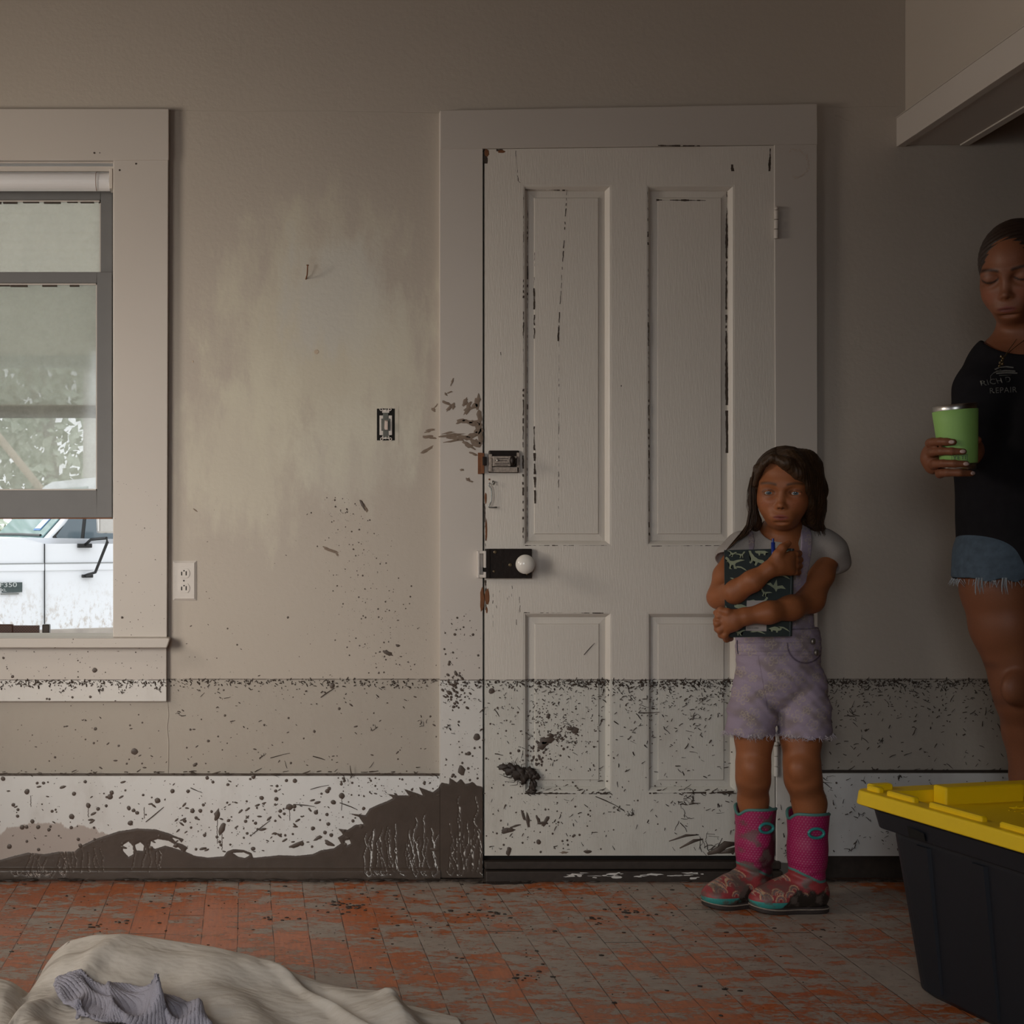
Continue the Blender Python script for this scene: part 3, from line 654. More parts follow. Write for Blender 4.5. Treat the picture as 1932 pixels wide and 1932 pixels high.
for _ in range(330): x = rs.uniform(330, 1935) if rs.random() < .2 else rs.uniform(900, 1935); twig(x, rs.uniform(1290, 1450), rs.uniform(4, 16), rs.gauss(-.2, .9), rs.uniform(.4, 1.1))
for _ in range(260): x = rs.uniform(915, 1935); twig(x, rs.uniform(1440, 1605), rs.uniform(3, 13), rs.uniform(-3, 3), rs.uniform(.4, 1.0))
for _ in range(90): x = rs.uniform(0, 828); twig(x, 1457+rs.uniform(-1, 2), rs.uniform(5, 18), rs.gauss(0, .25), rs.uniform(.5, 1.2), .2)
for _ in range(150): x = rs.choice([rs.uniform(988, 1148), rs.uniform(1218, 1385)]); twig(x, 1491+rs.uniform(-2, 4), rs.uniform(5, 16), rs.gauss(0, .3), rs.uniform(.5, 1.2), .3)
for _ in range(90): x = rs.uniform(1537, 1935); twig(x, 1454+rs.uniform(-1, 3), rs.uniform(5, 18), rs.gauss(0, .25), rs.uniform(.6, 1.4), .2)
# longer stalks in clusters
for cx, cy, n, l in ((1160, 1525, 12, 14), (1279, 1545, 5, 22), (1300, 1360, 8, 26), (1325, 1320, 10, 16), (1185, 1530, 9, 14), (1190, 1380, 4, 10), (1185, 1535, 6, 12), (1290, 1500, 16, 22), (1275, 1510, 10, 16), (660, 1467, 7, 22), (495, 1425, 10, 9), (335, 1347, 6, 9), (708, 1372, 8, 14), (160, 1358, 4, 8), (838, 1370, 8, 12), (1605, 1345, 6, 22), (1660, 1400, 14, 8), (1480, 1600, 30, 20), (1500, 1560, 14, 22), (1625, 1475, 5, 14), (1690, 1460, 8, 14), (1615, 1535, 7, 12), (1600, 1600, 8, 18), (1540, 1470, 9, 26), (795, 1365, 8, 16), (190, 1297, 12, 10), (230, 1300, 8, 10), (300, 1300, 8, 10), (120, 1305, 6, 10), (1350, 1520, 6, 20), (1330, 1600, 14, 34)):
    a0 = rs.uniform(-1.2, 1.2)
    for _ in range(n):
        a = rs.uniform(0, 6.28); q = rs.uniform(0, l*.75); twig(cx+q*math.cos(a), cy+q*math.sin(a), rs.uniform(.25, 1.0)*l, a0+rs.gauss(0, .75), rs.uniform(.35, .9), .6)
for x, y, l, a in ((510, 1430, 38, -.3), (590, 1427, 24, .25), (360, 1484, 24, .5), (585, 1487, 36, -.2), (276, 1548, 44, -.75), (475, 1572, 44, -.75), (553, 1515, 40, .05), (640, 1512, 36, .25), (605, 1316, 32, -.7), (378, 1315, 14, -.8), (1200, 1343, 40, .1), (1120, 1500, 60, .42), (1100, 1235, 30, -.8)): twig(x, y, l, a, .9, .1)
tag(obj('plant_debris', tw, M_TWIG), 'dark dried grass and twig bits stuck along the flood line on wall and door', 'debris', kind='stuff')
# clump of mud and leaves on the door stile and the long streaks near the girl's boots
def lump(bm, c, rx, ry, rz, r, sub=3, amp=.35):
    b2 = bmesh.new(); bmesh.ops.create_icosphere(b2, subdivisions=sub, radius=1)
    ph = [r.uniform(0, 6) for _ in range(6)]
    for v in b2.verts:
        p = v.co; q = 1+amp*(.5*math.sin(5*p.x+ph[0])*math.sin(4*p.z+ph[1])+.3*math.sin(9*p.x+ph[2]+5*p.z)+.3*math.sin(11*p.z+ph[3]-4*p.y)+.15*r.uniform(-1, 1))
        v.co = Vector((c[0]+p.x*rx*q, c[1]+p.y*ry*q, c[2]+p.z*rz*q))
    me = bpy.data.meshes.new('t'); b2.to_mesh(me); bm.from_mesh(me); bpy.data.meshes.remove(me); b2.free()
bm = NB()
for x, y, a, b in ((962, 1449, 14, 10), (975, 1455, 16, 13), (985, 1462, 10, 14), (950, 1444, 12, 5), (996, 1456, 12, 10), (1002, 1478, 7, 12), (1000, 1490, 9, 5), (1006, 1462, 10, 6)):
    lump(bm, (WX(x), FY-.003, WZ(y)), a*PX, .008, b*PX, rs, 3, .5)
for _ in range(46):
    a = rs.uniform(0, 6.28); x, y = 978+rs.uniform(4, 14)*math.cos(a), 1455+rs.uniform(2, 10)*math.sin(a); l = rs.uniform(8, 32)*PX; y0 = FY-.006
    tube(bm, [(WX(x), y0, WZ(y)), (WX(x)+l*.5*math.cos(a), y0-.003*rs.random(), WZ(y)-l*.5*math.sin(a)), (WX(x)+l*math.cos(a+.4), FY-.0015, WZ(y)-l*math.sin(a+.4)*.7)], [.0012, .001, .0004], 4)
tag(obj('mud_clump', bm, M_MUDD, smooth=True), 'dark clump of mud and leaves stuck on the door beside the lower left panel', 'mud')
bm = NB()
for x, y, a, b, t in ((1030, 1396, 13, 8, -.4), (1022, 1404, 12, 7, -.6), (1038, 1386, 6, 4, 0)): blob(bm, x, y, a, b, FY+.0098, t, 16, .35, .002, rs)
tag(obj('mud_clump', bm, M_MUD, smooth=True), 'smaller mud splat on the lower left door panel, up and right of the leafy clump', 'mud')
bm = NB()
for p, w in (([(1258, 1584), (1290, 1573), (1314, 1572)], 2.4), ([(1278, 1597), (1305, 1583), (1322, 1580)], 3.2), ([(1328, 1570), (1344, 1571)], 1.4), ([(1332, 1574), (1352, 1576)], 1.2), ([(1350, 1594), (1358, 1578)], 2.4), ([(1330, 1608), (1352, 1600), (1364, 1590), (1386, 1588)], 7), ([(1350, 1606), (1372, 1602), (1392, 1594)], 5), ([(1386, 1600), (1390, 1560)], 5), ([(1376, 1608), (1388, 1590)], 7)):
    tube(bm, [(WX(x), surf(x, min(y, 1600)) or FY, WZ(y)) for x, y in p], [w*PX*.35]+[w*PX]*(len(p)-2)+[w*PX*.3], 8, True, .25, (1, 0, 0))
tag(obj('mud_streak', bm, M_MUD, smooth=True), 'brown streaks of mud at the foot of the door beside the girl\'s boots', 'mud')

# ---- light switch without its plate
sw = empty('light_switch', (WX(728), 0, WZ(803)), 'bare toggle light switch without cover plate in its dark wall box', 'light switch')
bm = NB(); pbox(bm, 711, 745, 771, 831, -.0008, .0005); obj('wall_box', bm, M_BLACK, sw, bev=.0003)
bm = NB(); pbox(bm, 722.5, 732.5, 779, 826, -.0045, -.001); pbox(bm, 719, 735.5, 790, 813, -.0055, -.0025); obj('strap', bm, simple('dull_zinc', (.16, .16, .14), .5, .7, .2, 200), sw, bev=.0006)
bm = NB(); pbox(bm, 716, 722.4, 784, 821, -.0035, -.001); pbox(bm, 733, 739.5, 784, 821, -.0035, -.001); obj('switch_body', bm, M_PLATE, sw, bev=.0006)
for s_, y in ((1, 773), (-1, 828)):
    bm = NB()
    pbox(bm, 721, 734, min(y, y+s_*6), max(y, y+s_*6), -.0042, -.001)
    for x in (719, 735.5):
        x += 1.0 if s_ < 0 else 0
        R_ = 2.4*PX; tube(bm, [(WX(x)+R_*math.cos(t), -.0035, WZ(y-s_*.5)+R_*math.sin(t)) for t in [k*math.pi/6 for k in range(13)]], .0013, 6, False)
    lathe(bm, [(.0034, 0), (.0032, .0012), (.001, .0016)], 14, Matrix.Translation((WX(727.5), -.004, WZ(y+s_*1.5))) @ Matrix.Rotation(math.pi/2, 4, 'X'))
    obj('mounting_ear', bm, M_PLATE, sw)
bm = NB(); p = [(WX(725), WZ(809)), (WX(731), WZ(809)), (WX(731), WZ(793)), (WX(725.5), WZ(793))]; 
a0 = [bm.verts.new((x, -.005, z)) for x, z in p]; a1 = [bm.verts.new((x+(WX(728)-x)*.15, -.017, z-.004)) for x, z in p]
bm.faces.new(a1)
for k in range(4): bm.faces.new((a0[k], a0[(k+1) % 4], a1[(k+1) % 4], a1[k]))
obj('toggle', bm, simple('pinkish_plastic', (.62, .50, .44), .35, 0, .05), sw, bev=.0005)
bm = NB(); pbox(bm, 704, 752, 766, 838, -.0006, .0); ol = obj('plate_outline', bm, M_WALL, sw)
# ---- outlet
ou = empty('electrical_outlet', (WX(347.5), 0, WZ(1095)), 'painted-over duplex outlet on the wall beside the window casing', 'outlet')
bm = NB()
o_ = [(326, 1058), (371, 1058), (371, 1133), (326, 1133)]; i_ = [(330, 1062), (366.5, 1062), (366.5, 1129), (330, 1129)]
A_ = [bm.verts.new((WX(x), 0, WZ(y))) for x, y in o_]; B_ = [bm.verts.new((WX(x), -.0015, WZ(y))) for x, y in o_]; C_ = [bm.verts.new((WX(x), -.0065, WZ(y))) for x, y in i_]
for k in range(4): bm.faces.new((A_[k], A_[(k+1) % 4], B_[(k+1) % 4], B_[k])); bm.faces.new((B_[k], B_[(k+1) % 4], C_[(k+1) % 4], C_[k]))
bm.faces.new(C_); obj('cover_plate', bm, M_PLATE, ou)
for cy in (1081.5, 1109.5):
    bm = NB(); R_ = 11.2
    pts = []
    for k in range(28):
        t = 2*math.pi*k/28; pts.append((WX(347.5+R_*math.cos(t)*.95), WZ(cy+max(-8.7, min(8.7, R_*math.sin(t))))))
    prism(bm, pts, -.0085, -.006); f = obj('receptacle', bm, M_PLATE, ou, bev=.0004)
    bm = NB(); pbox(bm, 342, 344, cy-3, cy+4, -.0088, -.0083); pbox(bm, 350.5, 352.5, cy-4, cy+4, -.0088, -.0083)
    lathe(bm, [(.0022, 0), (.0022, .0004)], 12, Matrix.Translation((WX(347.5), -.0084, WZ(cy-4.8))) @ Matrix.Rotation(math.pi/2, 4, 'X')); obj('slots', bm, M_BLACK, f)
bm = NB(); lathe(bm, [(.0024, 0), (.0022, .0012), (.0008, .0015)], 12, Matrix.Translation((WX(347), -.0063, WZ(1095.5))) @ Matrix.Rotation(math.pi/2, 4, 'X')); obj('screw', bm, M_IRON, ou)
# ---- nail with bent head
bm = NB()
a = Vector((WX(577), 0, WZ(527))); tube(bm, [a+Vector((0, .002, 0)), a+Vector((.003, -.020, .010)), a+Vector((.004, -.034, .034))], [.0019, .0019, .0017], 8)
lathe(bm, [(.004, 0), (.004, .001)], 12, Matrix.Translation(a+Vector((.004, -.034, .034))) @ Matrix.Rotation(.5, 4, 'X'))
tag(obj('nail', bm, M_RUST), 'bent nail sticking out of the bare wall between window and door', 'nail')
bm = NB(); blob(bm, 597, 664, 5, 4.5, 0, 0, 10, .1); blob(bm, 364, 682, 2, 2.2, 0); tag(obj('trim_17', bm, simple('raw_plaster', (.50, .40, .30), .8)), kind='structure')
bm = NB()
for x, y, r in ((230, 268, 2.2), (229, 275, 3.2), (220, 297, 2.4), (230, 296, 4), (248, 297, 2.4), (180, 293, 1.8), (190, 293, 1), (258, 313, 1.8), (227, 325, 1.8)): blob(bm, x, y, r, r, surf(x, y) or -.0265, 0, 8)
tag(obj('trim_18', bm, M_TWIG), kind='structure')
# ---- bits of mud lying on the floor
cl = NB(); rf = random.Random(5)
for _ in range(420):
    x = rf.uniform(-.75, 1.4); y = -abs(rf.gauss(.1, .5))-.03; s_ = .0008+.003*rf.random()**3
    if y < -1.3: continue
    lump(cl, (x, y, s_*.25), s_*rf.uniform(.8, 2.2), s_, s_*.6, rf, 1, .5)
for px, py, n in ((660, 1712, 26), (640, 1708, 14), (200, 1745, 10), (870, 1726, 8), (530, 1737, 8), (1130, 1735, 12), (1190, 1720, 16), (1560, 1755, 6), (1360, 1865, 5), (1165, 1890, 3), (785, 1752, 6), (935, 1725, 12), (1000, 1843, 12)):
    d = CZ*F/(py-VY)
    for _ in range(n):
        s_ = rf.uniform(.0012, .004); lump(cl, ((px-VX)*d/F+rf.gauss(0, .025), d-D+rf.gauss(0, .02), s_*.25), s_*rf.uniform(1, 2.6), s_, s_*.7, rf, 1, .5)
for _ in range(170): # wet ridge along the skirting
    x = rf.uniform(-.75, 2.3); s_ = rf.uniform(.003, .010); lump(cl, (x, -.03-rf.random()*.02, s_*.2), s_*3, s_, s_*.5, rf, 1, .4)
tag(obj('mud_crumbs', cl, M_MUDD), 'small dark crumbs of mud scattered over the floorboards', 'mud', kind='stuff')
# small puddle catching the light by the left casing foot
bm = NB(); ring = []
for k in range(30):
    t = 2*math.pi*k/30; q = 1+rf.uniform(-.25, .25); d = CZ*F/(1665-VY)
    ring.append(bm.verts.new(((948-VX)*d/F+.085*q*math.cos(t), d-D+.018*q*math.sin(t)-.005, .0012)))
bm.faces.new(ring)
mw, N, L, B = newmat('puddle_water'); B.inputs['Base Color'].default_value = (.03, .02, .015, 1); B.inputs['Roughness'].default_value = .04
bump(N, L, B, noise(N, L, N.new('ShaderNodeNewGeometry').outputs['Position'], 60, 2), .3, .004)
tag(obj('puddle', bm, mw), 'small shiny puddle on the floor at the foot of the door casing', 'puddle')
# ================================================================= OUTSIDE THE WINDOW
bm = NB(); box(bm, -9, 6, TH, 3.3, -.16, -.05); tag(obj('porch_floor', bm, simple('porch_boards', (.42, .40, .37), .7)), kind='structure')
m_pc = simple('porch_ceiling_paint', (.90, .84, .72), .6, 0, .03, 2)
Zc = lambda y: 2.50-.13*y
bm = NB()
for k in range(36):                       # tongue and groove boards sloping to the eave
    y0 = .16+k*.115; y1 = y0+.109
    if y0 > 3.9: break
    vs = [(-9, y0, Zc(y0)), (6, y0, Zc(y0)), (6, y1, Zc(y1)), (-9, y1, Zc(y1))]
    lo = [bm.verts.new(v) for v in vs]; hi = [bm.verts.new((v[0], v[1], v[2]+.03)) for v in vs]
    bm.faces.new(lo); bm.faces.new(hi[::-1])
    for i in range(4): bm.faces.new((lo[i], hi[i], hi[(i+1) % 4], lo[(i+1) % 4]))
tag(obj('porch_ceiling', bm, m_pc), kind='structure')
bm = NB(); box(bm, -9, 6, 3.95, 4.08, 1.93, 2.12); box(bm, -9, 6, .1, 4.2, 2.6, 2.65); tag(obj('porch_beam', bm, simple('pale_blue_beam', (.50, .58, .58), .6, 0, .05)), kind='structure')
for x in (-4.6, .9):
    bm = NB(); box(bm, x-.06, x+.06, 3.15, 3.27, -.05, 2.1); box(bm, x-.08, x+.08, 3.13, 3.29, -.05, .12); box(bm, x-.08, x+.08, 3.13, 3.29, 1.98, 2.1)
    tag(obj('porch_post', bm, M_TRIM, bev=.008), kind='structure')
GZ = -.52
m, N, L, B = newmat('pale_muddy_ground'); pos = N.new('ShaderNodeNewGeometry').outputs['Position']
L.new(mix(N, L, noise(N, L, pos, .9, 5, .6), (.55, .52, .48), (.75, .73, .70)), B.inputs['Base Color']); B.inputs['Roughness'].default_value = .9
bm = NB(); box(bm, -60, 60, 3.3, 90, GZ-.5, GZ); tag(obj('ground', bm, m), kind='structure')
bm = NB(); box(bm, XL-.2, 5.2, YF-.2, 3.3, GZ-.5, -.17); tag(obj('foundation', bm, simple('foundation_block', (.3, .28, .26), .9)), kind='structure')
# ---- porch chair, only the top of its woven back shows above the sill
pc = empty('porch_chair', (WX(-40), .55, -.05), 'brown woven porch chair whose back top shows above the window stool', 'chair')
m_wick, N, L, B = newmat('brown_woven_mesh'); g = N.new('ShaderNodeTexCoord').outputs['Object']
ck = N.new('ShaderNodeTexChecker'); ck.inputs['Scale'].default_value = 220; L.new(g, ck.inputs[0]); ck.inputs[1].default_value = (.10, .035, .018, 1); ck.inputs[2].default_value = (.035, .012, .008, 1)
L.new(ck.outputs[0], B.inputs['Base Color']); B.inputs['Roughness'].default_value = .5
m_fr = simple('dark_bronze_tube', (.045, .034, .028), .35, .5)
yb = .55; tL = at(-190, 1178, yb); tR = at(94, 1178, yb); zt = tL.z; xl, xr = tL.x, tR.x
bm = NB(); box(bm, xl+.04, xr-.035, yb-.002, yb+.012, .42, zt-.004); obj('woven_back', bm, m_wick, pc)
bm = NB(); box(bm, xl+.04, xr-.12, yb-.006, yb+.016, zt-.05, zt); obj('top_band', bm, m_wick, pc, bev=.004)
for x in (xl+.015, xr-.012):
    bm = NB(); box(bm, x-.012, x+.012, yb-.01, yb+.02, -.05, zt); obj('back_post', bm, m_fr, pc, bev=.003)
bm = NB(); box(bm, xl+.02, xr-.02, yb+.0, yb+.55, .36, .39); obj('seat', bm, m_wick, pc, bev=.01)
for x in (xl+.015, xr-.012):
    bm = NB(); box(bm, x-.012, x+.012, yb+.50, yb+.53, -.05, .56); obj('leg', bm, m_fr, pc)
    bm = NB(); box(bm, x-.022, x+.022, yb-.01, yb+.55, .56, .585); obj('armrest', bm, m_fr, pc, bev=.005)
# ---- white pickup truck, turned a little towards the house
PV = at(83, 990, 8.2); TR = math.radians(24)
MT = Matrix.Translation((PV.x, PV.y, 0)) @ Matrix.Rotation(TR, 4, 'Z') @ Matrix.Translation((0, 1.0, 0))
def ZT(py): return CZ+(VY-py)*12.2/F
m_tw, N, L, B = newmat('white_truck_paint'); pos = N.new('ShaderNodeNewGeometry').outputs['Position']
sep = N.new('ShaderNodeSeparateXYZ'); L.new(pos, sep.inputs[0])
f = mth(N, L, 'MULTIPLY', ramp(N, L, sep.outputs[2], .55, .05), ramp(N, L, noise(N, L, pos, 16, 6, .75, (1.6, 1, .8)), .50, .62))
L.new(mix(N, L, mth(N, L, 'MULTIPLY', f, .75), (.80, .82, .85), (.38, .30, .22)), B.inputs['Base Color']); B.inputs['Roughness'].default_value = .35
m_tg = simple('dark_truck_glass', (.10, .13, .15), .08, 0, .1, 4); m_tb = simple('black_trim', (.012, .012, .012), .4); m_tire = simple('tire_rubber', (.03, .025, .02), .85)
m_ws, N, L, B = newmat('green_windscreen'); B.inputs['Base Color'].default_value = (.16, .27, .27, 1); B.inputs['Roughness'].default_value = .06
truck = empty('pickup_truck', MT @ Vector((0, 0, GZ)), 'white pickup truck with muddy lower door parked outside the window', 'truck')
zb, zroc, zbelt, zroof, zhood = GZ+.35, ZT(1192), ZT(1026), ZT(893), ZT(1014)
HW = 1.0
def arch(cx, r, n=12): return [(cx+r*math.cos(t), GZ+.40+r*math.sin(t)) for t in [math.pi*k/n for k in range(n+1)]]
# lower body profile (x along the truck, front negative)
prof = [(-1.72, zroc+.12), (-1.72, zhood-.22), (-1.66, zhood-.10), (-1.55, zhood-.03), (-.2, zhood+.0), (.0, zbelt-.0), (3.9, zbelt-.02), (3.92, zbelt-.08), (3.92, zroc+.05)]
lowr = [(x, z) for x, z in arch(2.75, .50)] + [(.10, zroc)]+[(-.28, zroc)] + [(x, z) for x, z in arch(-.87, .50)]
body = prof+[(3.25, zroc+.03)]+lowr+[(-1.37, zroc+.06)]
bm = NB()
ys = [(-HW+.10, .92), (-HW+.015, .995), (-HW, 1), ]
prism(bm, body, -HW, HW, MT)
bmesh.ops.triangulate(bm, faces=[f for f in bm.faces if len(f.verts) > 6]); bmesh.ops.recalc_face_normals(bm, faces=bm.faces)
obj('body', bm, m_tw, truck)
bm = NB()  # raised crease, hood bulge and wheel lip
zc = ZT(1061)
box(bm, -1.70, 3.9, -HW-.012, -HW+.01, zc-.075, zc-.010, MT)
tube(bm, [MT @ Vector((x, -HW-.012, z)) for x, z in arch(-.87, .54)], .035, 8); tube(bm, [MT @ Vector((x, -HW-.012, z)) for x, z in arch(2.75, .54)], .035, 8)
obj('fender_crease', bm, m_tw, truck, bev=.006)
bm = NB(); box(bm, -1.70, 3.9, -HW-.014, -HW-.002, zc-.014, zc-.004, MT); obj('crease_shadow_strip', bm, simple('crease_shade_grey', (.30, .31, .31), .5), truck)  # thin grey strip standing in for the shade line along the crease
# cab
cab = [(-.02, zbelt-.01), (.52, zroof-.06), (.60, zroof-.015), (.75, zroof), (1.45, zroof), (1.58, zroof-.03), (1.70, zbelt-.01)]
bm = NB()
A_ = [bm.verts.new(MT @ Vector((x, -HW+.03+(z-zbelt)*.17, z))) for x, z in cab]; B_ = [bm.verts.new(MT @ Vector((x, HW-.03-(z-zbelt)*.17, z))) for x, z in cab]
bm.faces.new(A_); bm.faces.new(B_[::-1])
for i in range(len(cab)): bm.faces.new((A_[(i+1) % len(cab)], A_[i], B_[i], B_[(i+1) % len(cab)]))
bmesh.ops.recalc_face_normals(bm, faces=bm.faces); obj('cab', bm, m_tw, truck, bev=.012)
def sideglass(name, poly, m, off=.012):
    bm = NB()
    prism(bm, poly, 0, .01)
    for v in bm.verts:
        x, y, z = v.co; v.co = MT @ Vector((x, -HW+.03+(z-zbelt)*.17-off-y, z))
    return obj(name, bm, m, truck)
k = (zroof-.06-zbelt)/.54
sideglass('window_seal', [(.085, zbelt+.06), (.13, zbelt+.0), (1.50, zbelt), (1.50, zroof-.07), (.60, zroof-.07)], m_tb, .004)
sideglass('vent_window', [(.115, zbelt+.065), (.15, zbelt+.02), (.335, zbelt+.02), (.40, zroof-.20), ], m_tg)
sideglass('door_window', [(.37, zbelt+.02), (1.46, zbelt+.02), (1.46, zroof-.10), (.62, zroof-.10), (.43, zroof-.22)], m_tg)
bm = NB()
for x0, x1, z0, z1, mm in ((.04, .49, zbelt+.05, zroof-.09, 0),):
    n_ = Vector((-(zroof-.06-zbelt), 0, .54)).normalized()*.012
    P_ = [Vector((-.02+x0*1.0, s*(HW-.14-(z0-zbelt)*.1), zbelt+(x0)*k)) for s in (-1, 1)]+[Vector((-.02+x1, s*(HW-.20), zbelt+(x1)*k)) for s in (1, -1)]
    lo = [bm.verts.new(MT @ (p+n_*.2)) for p in P_]; hi = [bm.verts.new(MT @ (p+n_)) for p in P_]
    bm.faces.new(hi); 
    for i in range(4): bm.faces.new((lo[i], lo[(i+1) % 4], hi[(i+1) % 4], hi[i]))
obj('windscreen', bm, m_ws, truck)
bm = NB()
def wpt(t, s, o): # point on windscreen: t up the slope 0..1, s across
    return MT @ (Vector((-.02+.04+.45*t, s, zbelt+(.04+.45*t)*k))+Vector((-(zroof-.06-zbelt), 0, .54)).normalized()*o)
quad(bm, wpt(.14, -.60, .016), wpt(.14, -.36, .016), wpt(.38, -.36, .016), wpt(.38, -.60, .016)); st = obj('inspection_sticker', bm, simple('sticker_blue', (.08, .22, .5), .5), truck)
bm = NB(); quad(bm, wpt(.17, -.58, .019), wpt(.17, -.38, .019), wpt(.35, -.38, .019), wpt(.35, -.58, .019)); obj('sticker_panel', bm, simple('sticker_pale', (.62, .72, .74), .5), st)
bm = NB(); tube(bm, [wpt(.04, -.80, .02), wpt(.05, 0, .02), wpt(.04, .8, .02)], .012, 6); obj('wiper_cowl', bm, m_tb, truck)
# door gap
bm = NB(); box(bm, .0, .006, -HW-.016, -HW+.0, zroc+.0, zbelt, MT); obj('door_gap', bm, m_tb, truck)
bm = NB(); box(bm, 1.60, 1.606, -HW-.016, -HW, zroc, zbelt, MT); obj('door_gap', bm, m_tb, truck)
bm = NB(); box(bm, -.25, 2.2, -HW-.01, -HW+.05, zroc-.07, zroc+.02, MT); obj('rocker_panel', bm, simple('muddy_rocker', (.36, .32, .28), .8, 0, .3, 8), truck, bev=.01)
bm = NB(); box(bm, -1.9, -1.72, -HW+.02, HW-.02, GZ+.38, GZ+.62, MT); obj('bumper', bm, M_STEEL, truck, bev=.02)
bm = NB(); box(bm, 3.95, 4.1, -HW+.05, HW-.05, GZ+.38, GZ+.58, MT); obj('bumper', bm, M_STEEL, truck, bev=.02)
bm = NB(); box(bm, -1.75, -1.70, -.55, .55, zhood-.36, zhood-.14, MT); obj('grille', bm, m_tb, truck)
for x in (-.87, 2.75):
    for y in (-HW+.13, HW-.13):
        Mw = MT @ Matrix.Translation((x, y, GZ+.40)) @ Matrix.Rotation(math.pi/2, 4, 'X')
        bm = NB(); lathe(bm, [(.22, -.12), (.36, -.12), (.40, -.08), (.40, .08), (.36, .12), (.22, .12)], 36, Mw); w_ = obj('wheel', bm, m_tire, truck)
        bm = NB(); lathe(bm, [(.001, -.03), (.10, -.03), (.12, .02), (.22, .11)], 24, Mw); obj('rim', bm, M_STEEL, w_)
# badge F350 on the fender
def bfr(px, py): # point on the truck side from a photo position at the fender plane
    return None
bx0, bx1, bz = -.45, -.20, ZT(1105)
bm = NB(); box(bm, bx0, bx1+.0, -HW-.022, -HW-.010, bz-.012, bz+.034, MT); box(bm, bx0+.07, bx1, -HW-.020, -HW-.010, bz-.052, bz-.012, MT); bd = obj('fender_badge', bm, simple('badge_grey_green', (.055, .075, .075), .4), truck)
MB_ = MT @ Matrix.Translation(((bx0+bx1)/2, -HW-.0235, bz+.012)) @ Matrix.Rotation(math.pi/2, 4, 'X')
text_mesh('badge_lettering', 'F350', .055, simple('badge_chrome', (.6, .62, .62), .3, .4), bd, MB_, .001, 1.45)
MB_ = MT @ Matrix.Translation(((bx0+bx1)/2+.02, -HW-.0215, bz-.032)) @ Matrix.Rotation(math.pi/2, 4, 'X')
text_mesh('badge_trim_line', 'XL', .036, bpy.data.materials['badge_chrome'], bd, MB_ @ Matrix.Translation((-.06, 0, 0)), .001, 1.2)
bm = NB(); box(bm, bx0+.06, bx1-.03, -HW-.016, -HW-.008, bz-.072, bz-.060, MT); obj('badge_script', bm, M_ZINC, bd)
# side mirror with brackets
mr = (.98, -HW-.36)
bm = NB(); box(bm, .36, .60, -HW-.44, -HW-.36, ZT(1006), ZT(972), MT); mi = obj('side_mirror', bm, M_STEEL, truck, bev=.02)
bm = NB(); tube(bm, [MT @ Vector(p) for p in ((.36, -HW-.02, ZT(1030)), (.40, -HW-.10, ZT(1018)), (.46, -HW-.36, ZT(1015)), (.46, -HW-.38, ZT(1022)), (.42, -HW-.16, ZT(1080)), (.38, -HW-.06, ZT(1085)), (.36, -HW-.02, ZT(1088)))], .013, 8)
obj('mirror_arm', bm, m_tb, truck, smooth=True)
bm = NB(); box(bm, .30, .43, -HW-.04, -HW, ZT(1034), ZT(1026), MT); obj('mirror_foot', bm, m_tb, truck, bev=.005)
bm = NB(); box(bm, .34, .44, -HW-.04, -HW, ZT(1091), ZT(1085), MT); obj('mirror_foot', bm, m_tb, truck, bev=.005)
# ---- trees beyond the truck
m_leaf = simple('hazed_green_leaves', (.55, .60, .50), .8, 0, .12, 3); m_bark = simple('tree_bark', (.48, .46, .42), .9)  # leaf colour lightened to carry the outdoor haze
ro = random.Random(9)
for i, (x, y, h, r, lab) in enumerate(((-11.5, 27, 7.5, 3.0, 'pale green tree beyond the truck at the left edge of the window'), (-4.6, 27, 8.5, 3.0, 'tall light green tree seen through the lower pane, right of the leaning pole'), (-21, 30, 9, 4.0, 'far green tree hidden mostly past the window edge'), (3.5, 29, 8, 3.2, 'green tree beyond the porch behind the wall right of the window'))):
    t = empty('tree', (x, y, GZ), lab, 'tree')
    bm = NB(); tube(bm, [(x, y, GZ), (x+.1, y, GZ+h*.35), (x-.1, y, GZ+h*.6)], [.22, .16, .09], 9)
    for k_ in range(6): a = ro.uniform(0, 6.3); tube(bm, [(x, y, GZ+h*.4), (x+r*.5*math.cos(a), y+r*.5*math.sin(a), GZ+h*.65)], [.07, .03], 6)
    obj('trunk', bm, m_bark, t)
    bm = NB()
    for k_ in range(5200):
        a = ro.uniform(0, 6.28); b = math.acos(ro.uniform(-1, 1)); q = r*(.45+.55*ro.random()**.4)*(1+.25*math.sin(3*a+i)*math.sin(2*b))
        c = Vector((x+q*math.sin(b)*math.cos(a), y+q*math.sin(b)*math.sin(a), GZ+h*.55+q*math.cos(b)*1.15)); s_ = ro.uniform(.09, .20)
        u_ = Vector((ro.gauss(0, 1), ro.gauss(0, 1), ro.gauss(0, 1))).normalized(); v_ = u_.orthogonal().normalized()
        quad(bm, c-u_*s_, c+v_*s_*.6, c+u_*s_, c-v_*s_*.6)
    obj('crown', bm, m_leaf, t)
bm = NB()
for k_ in range(5200):
    x = ro.uniform(-22, 6); top = 2.6+.7*math.sin(x*.9)+.4*math.sin(x*2.3); z = GZ+ro.random()**.7*top; y = 46+ro.uniform(-1.2, 1.2); s_ = ro.uniform(.12, .28)
    u_ = Vector((ro.gauss(0, 1), ro.gauss(0, 1), ro.gauss(0, 1))).normalized(); v_ = u_.orthogonal().normalized(); c = Vector((x, y, z)); quad(bm, c-u_*s_, c+v_*s_*.6, c+u_*s_, c-v_*s_*.6)
tag(obj('distant_brush', bm, m_leaf), 'line of pale green brush far behind the truck', 'bushes', kind='stuff')
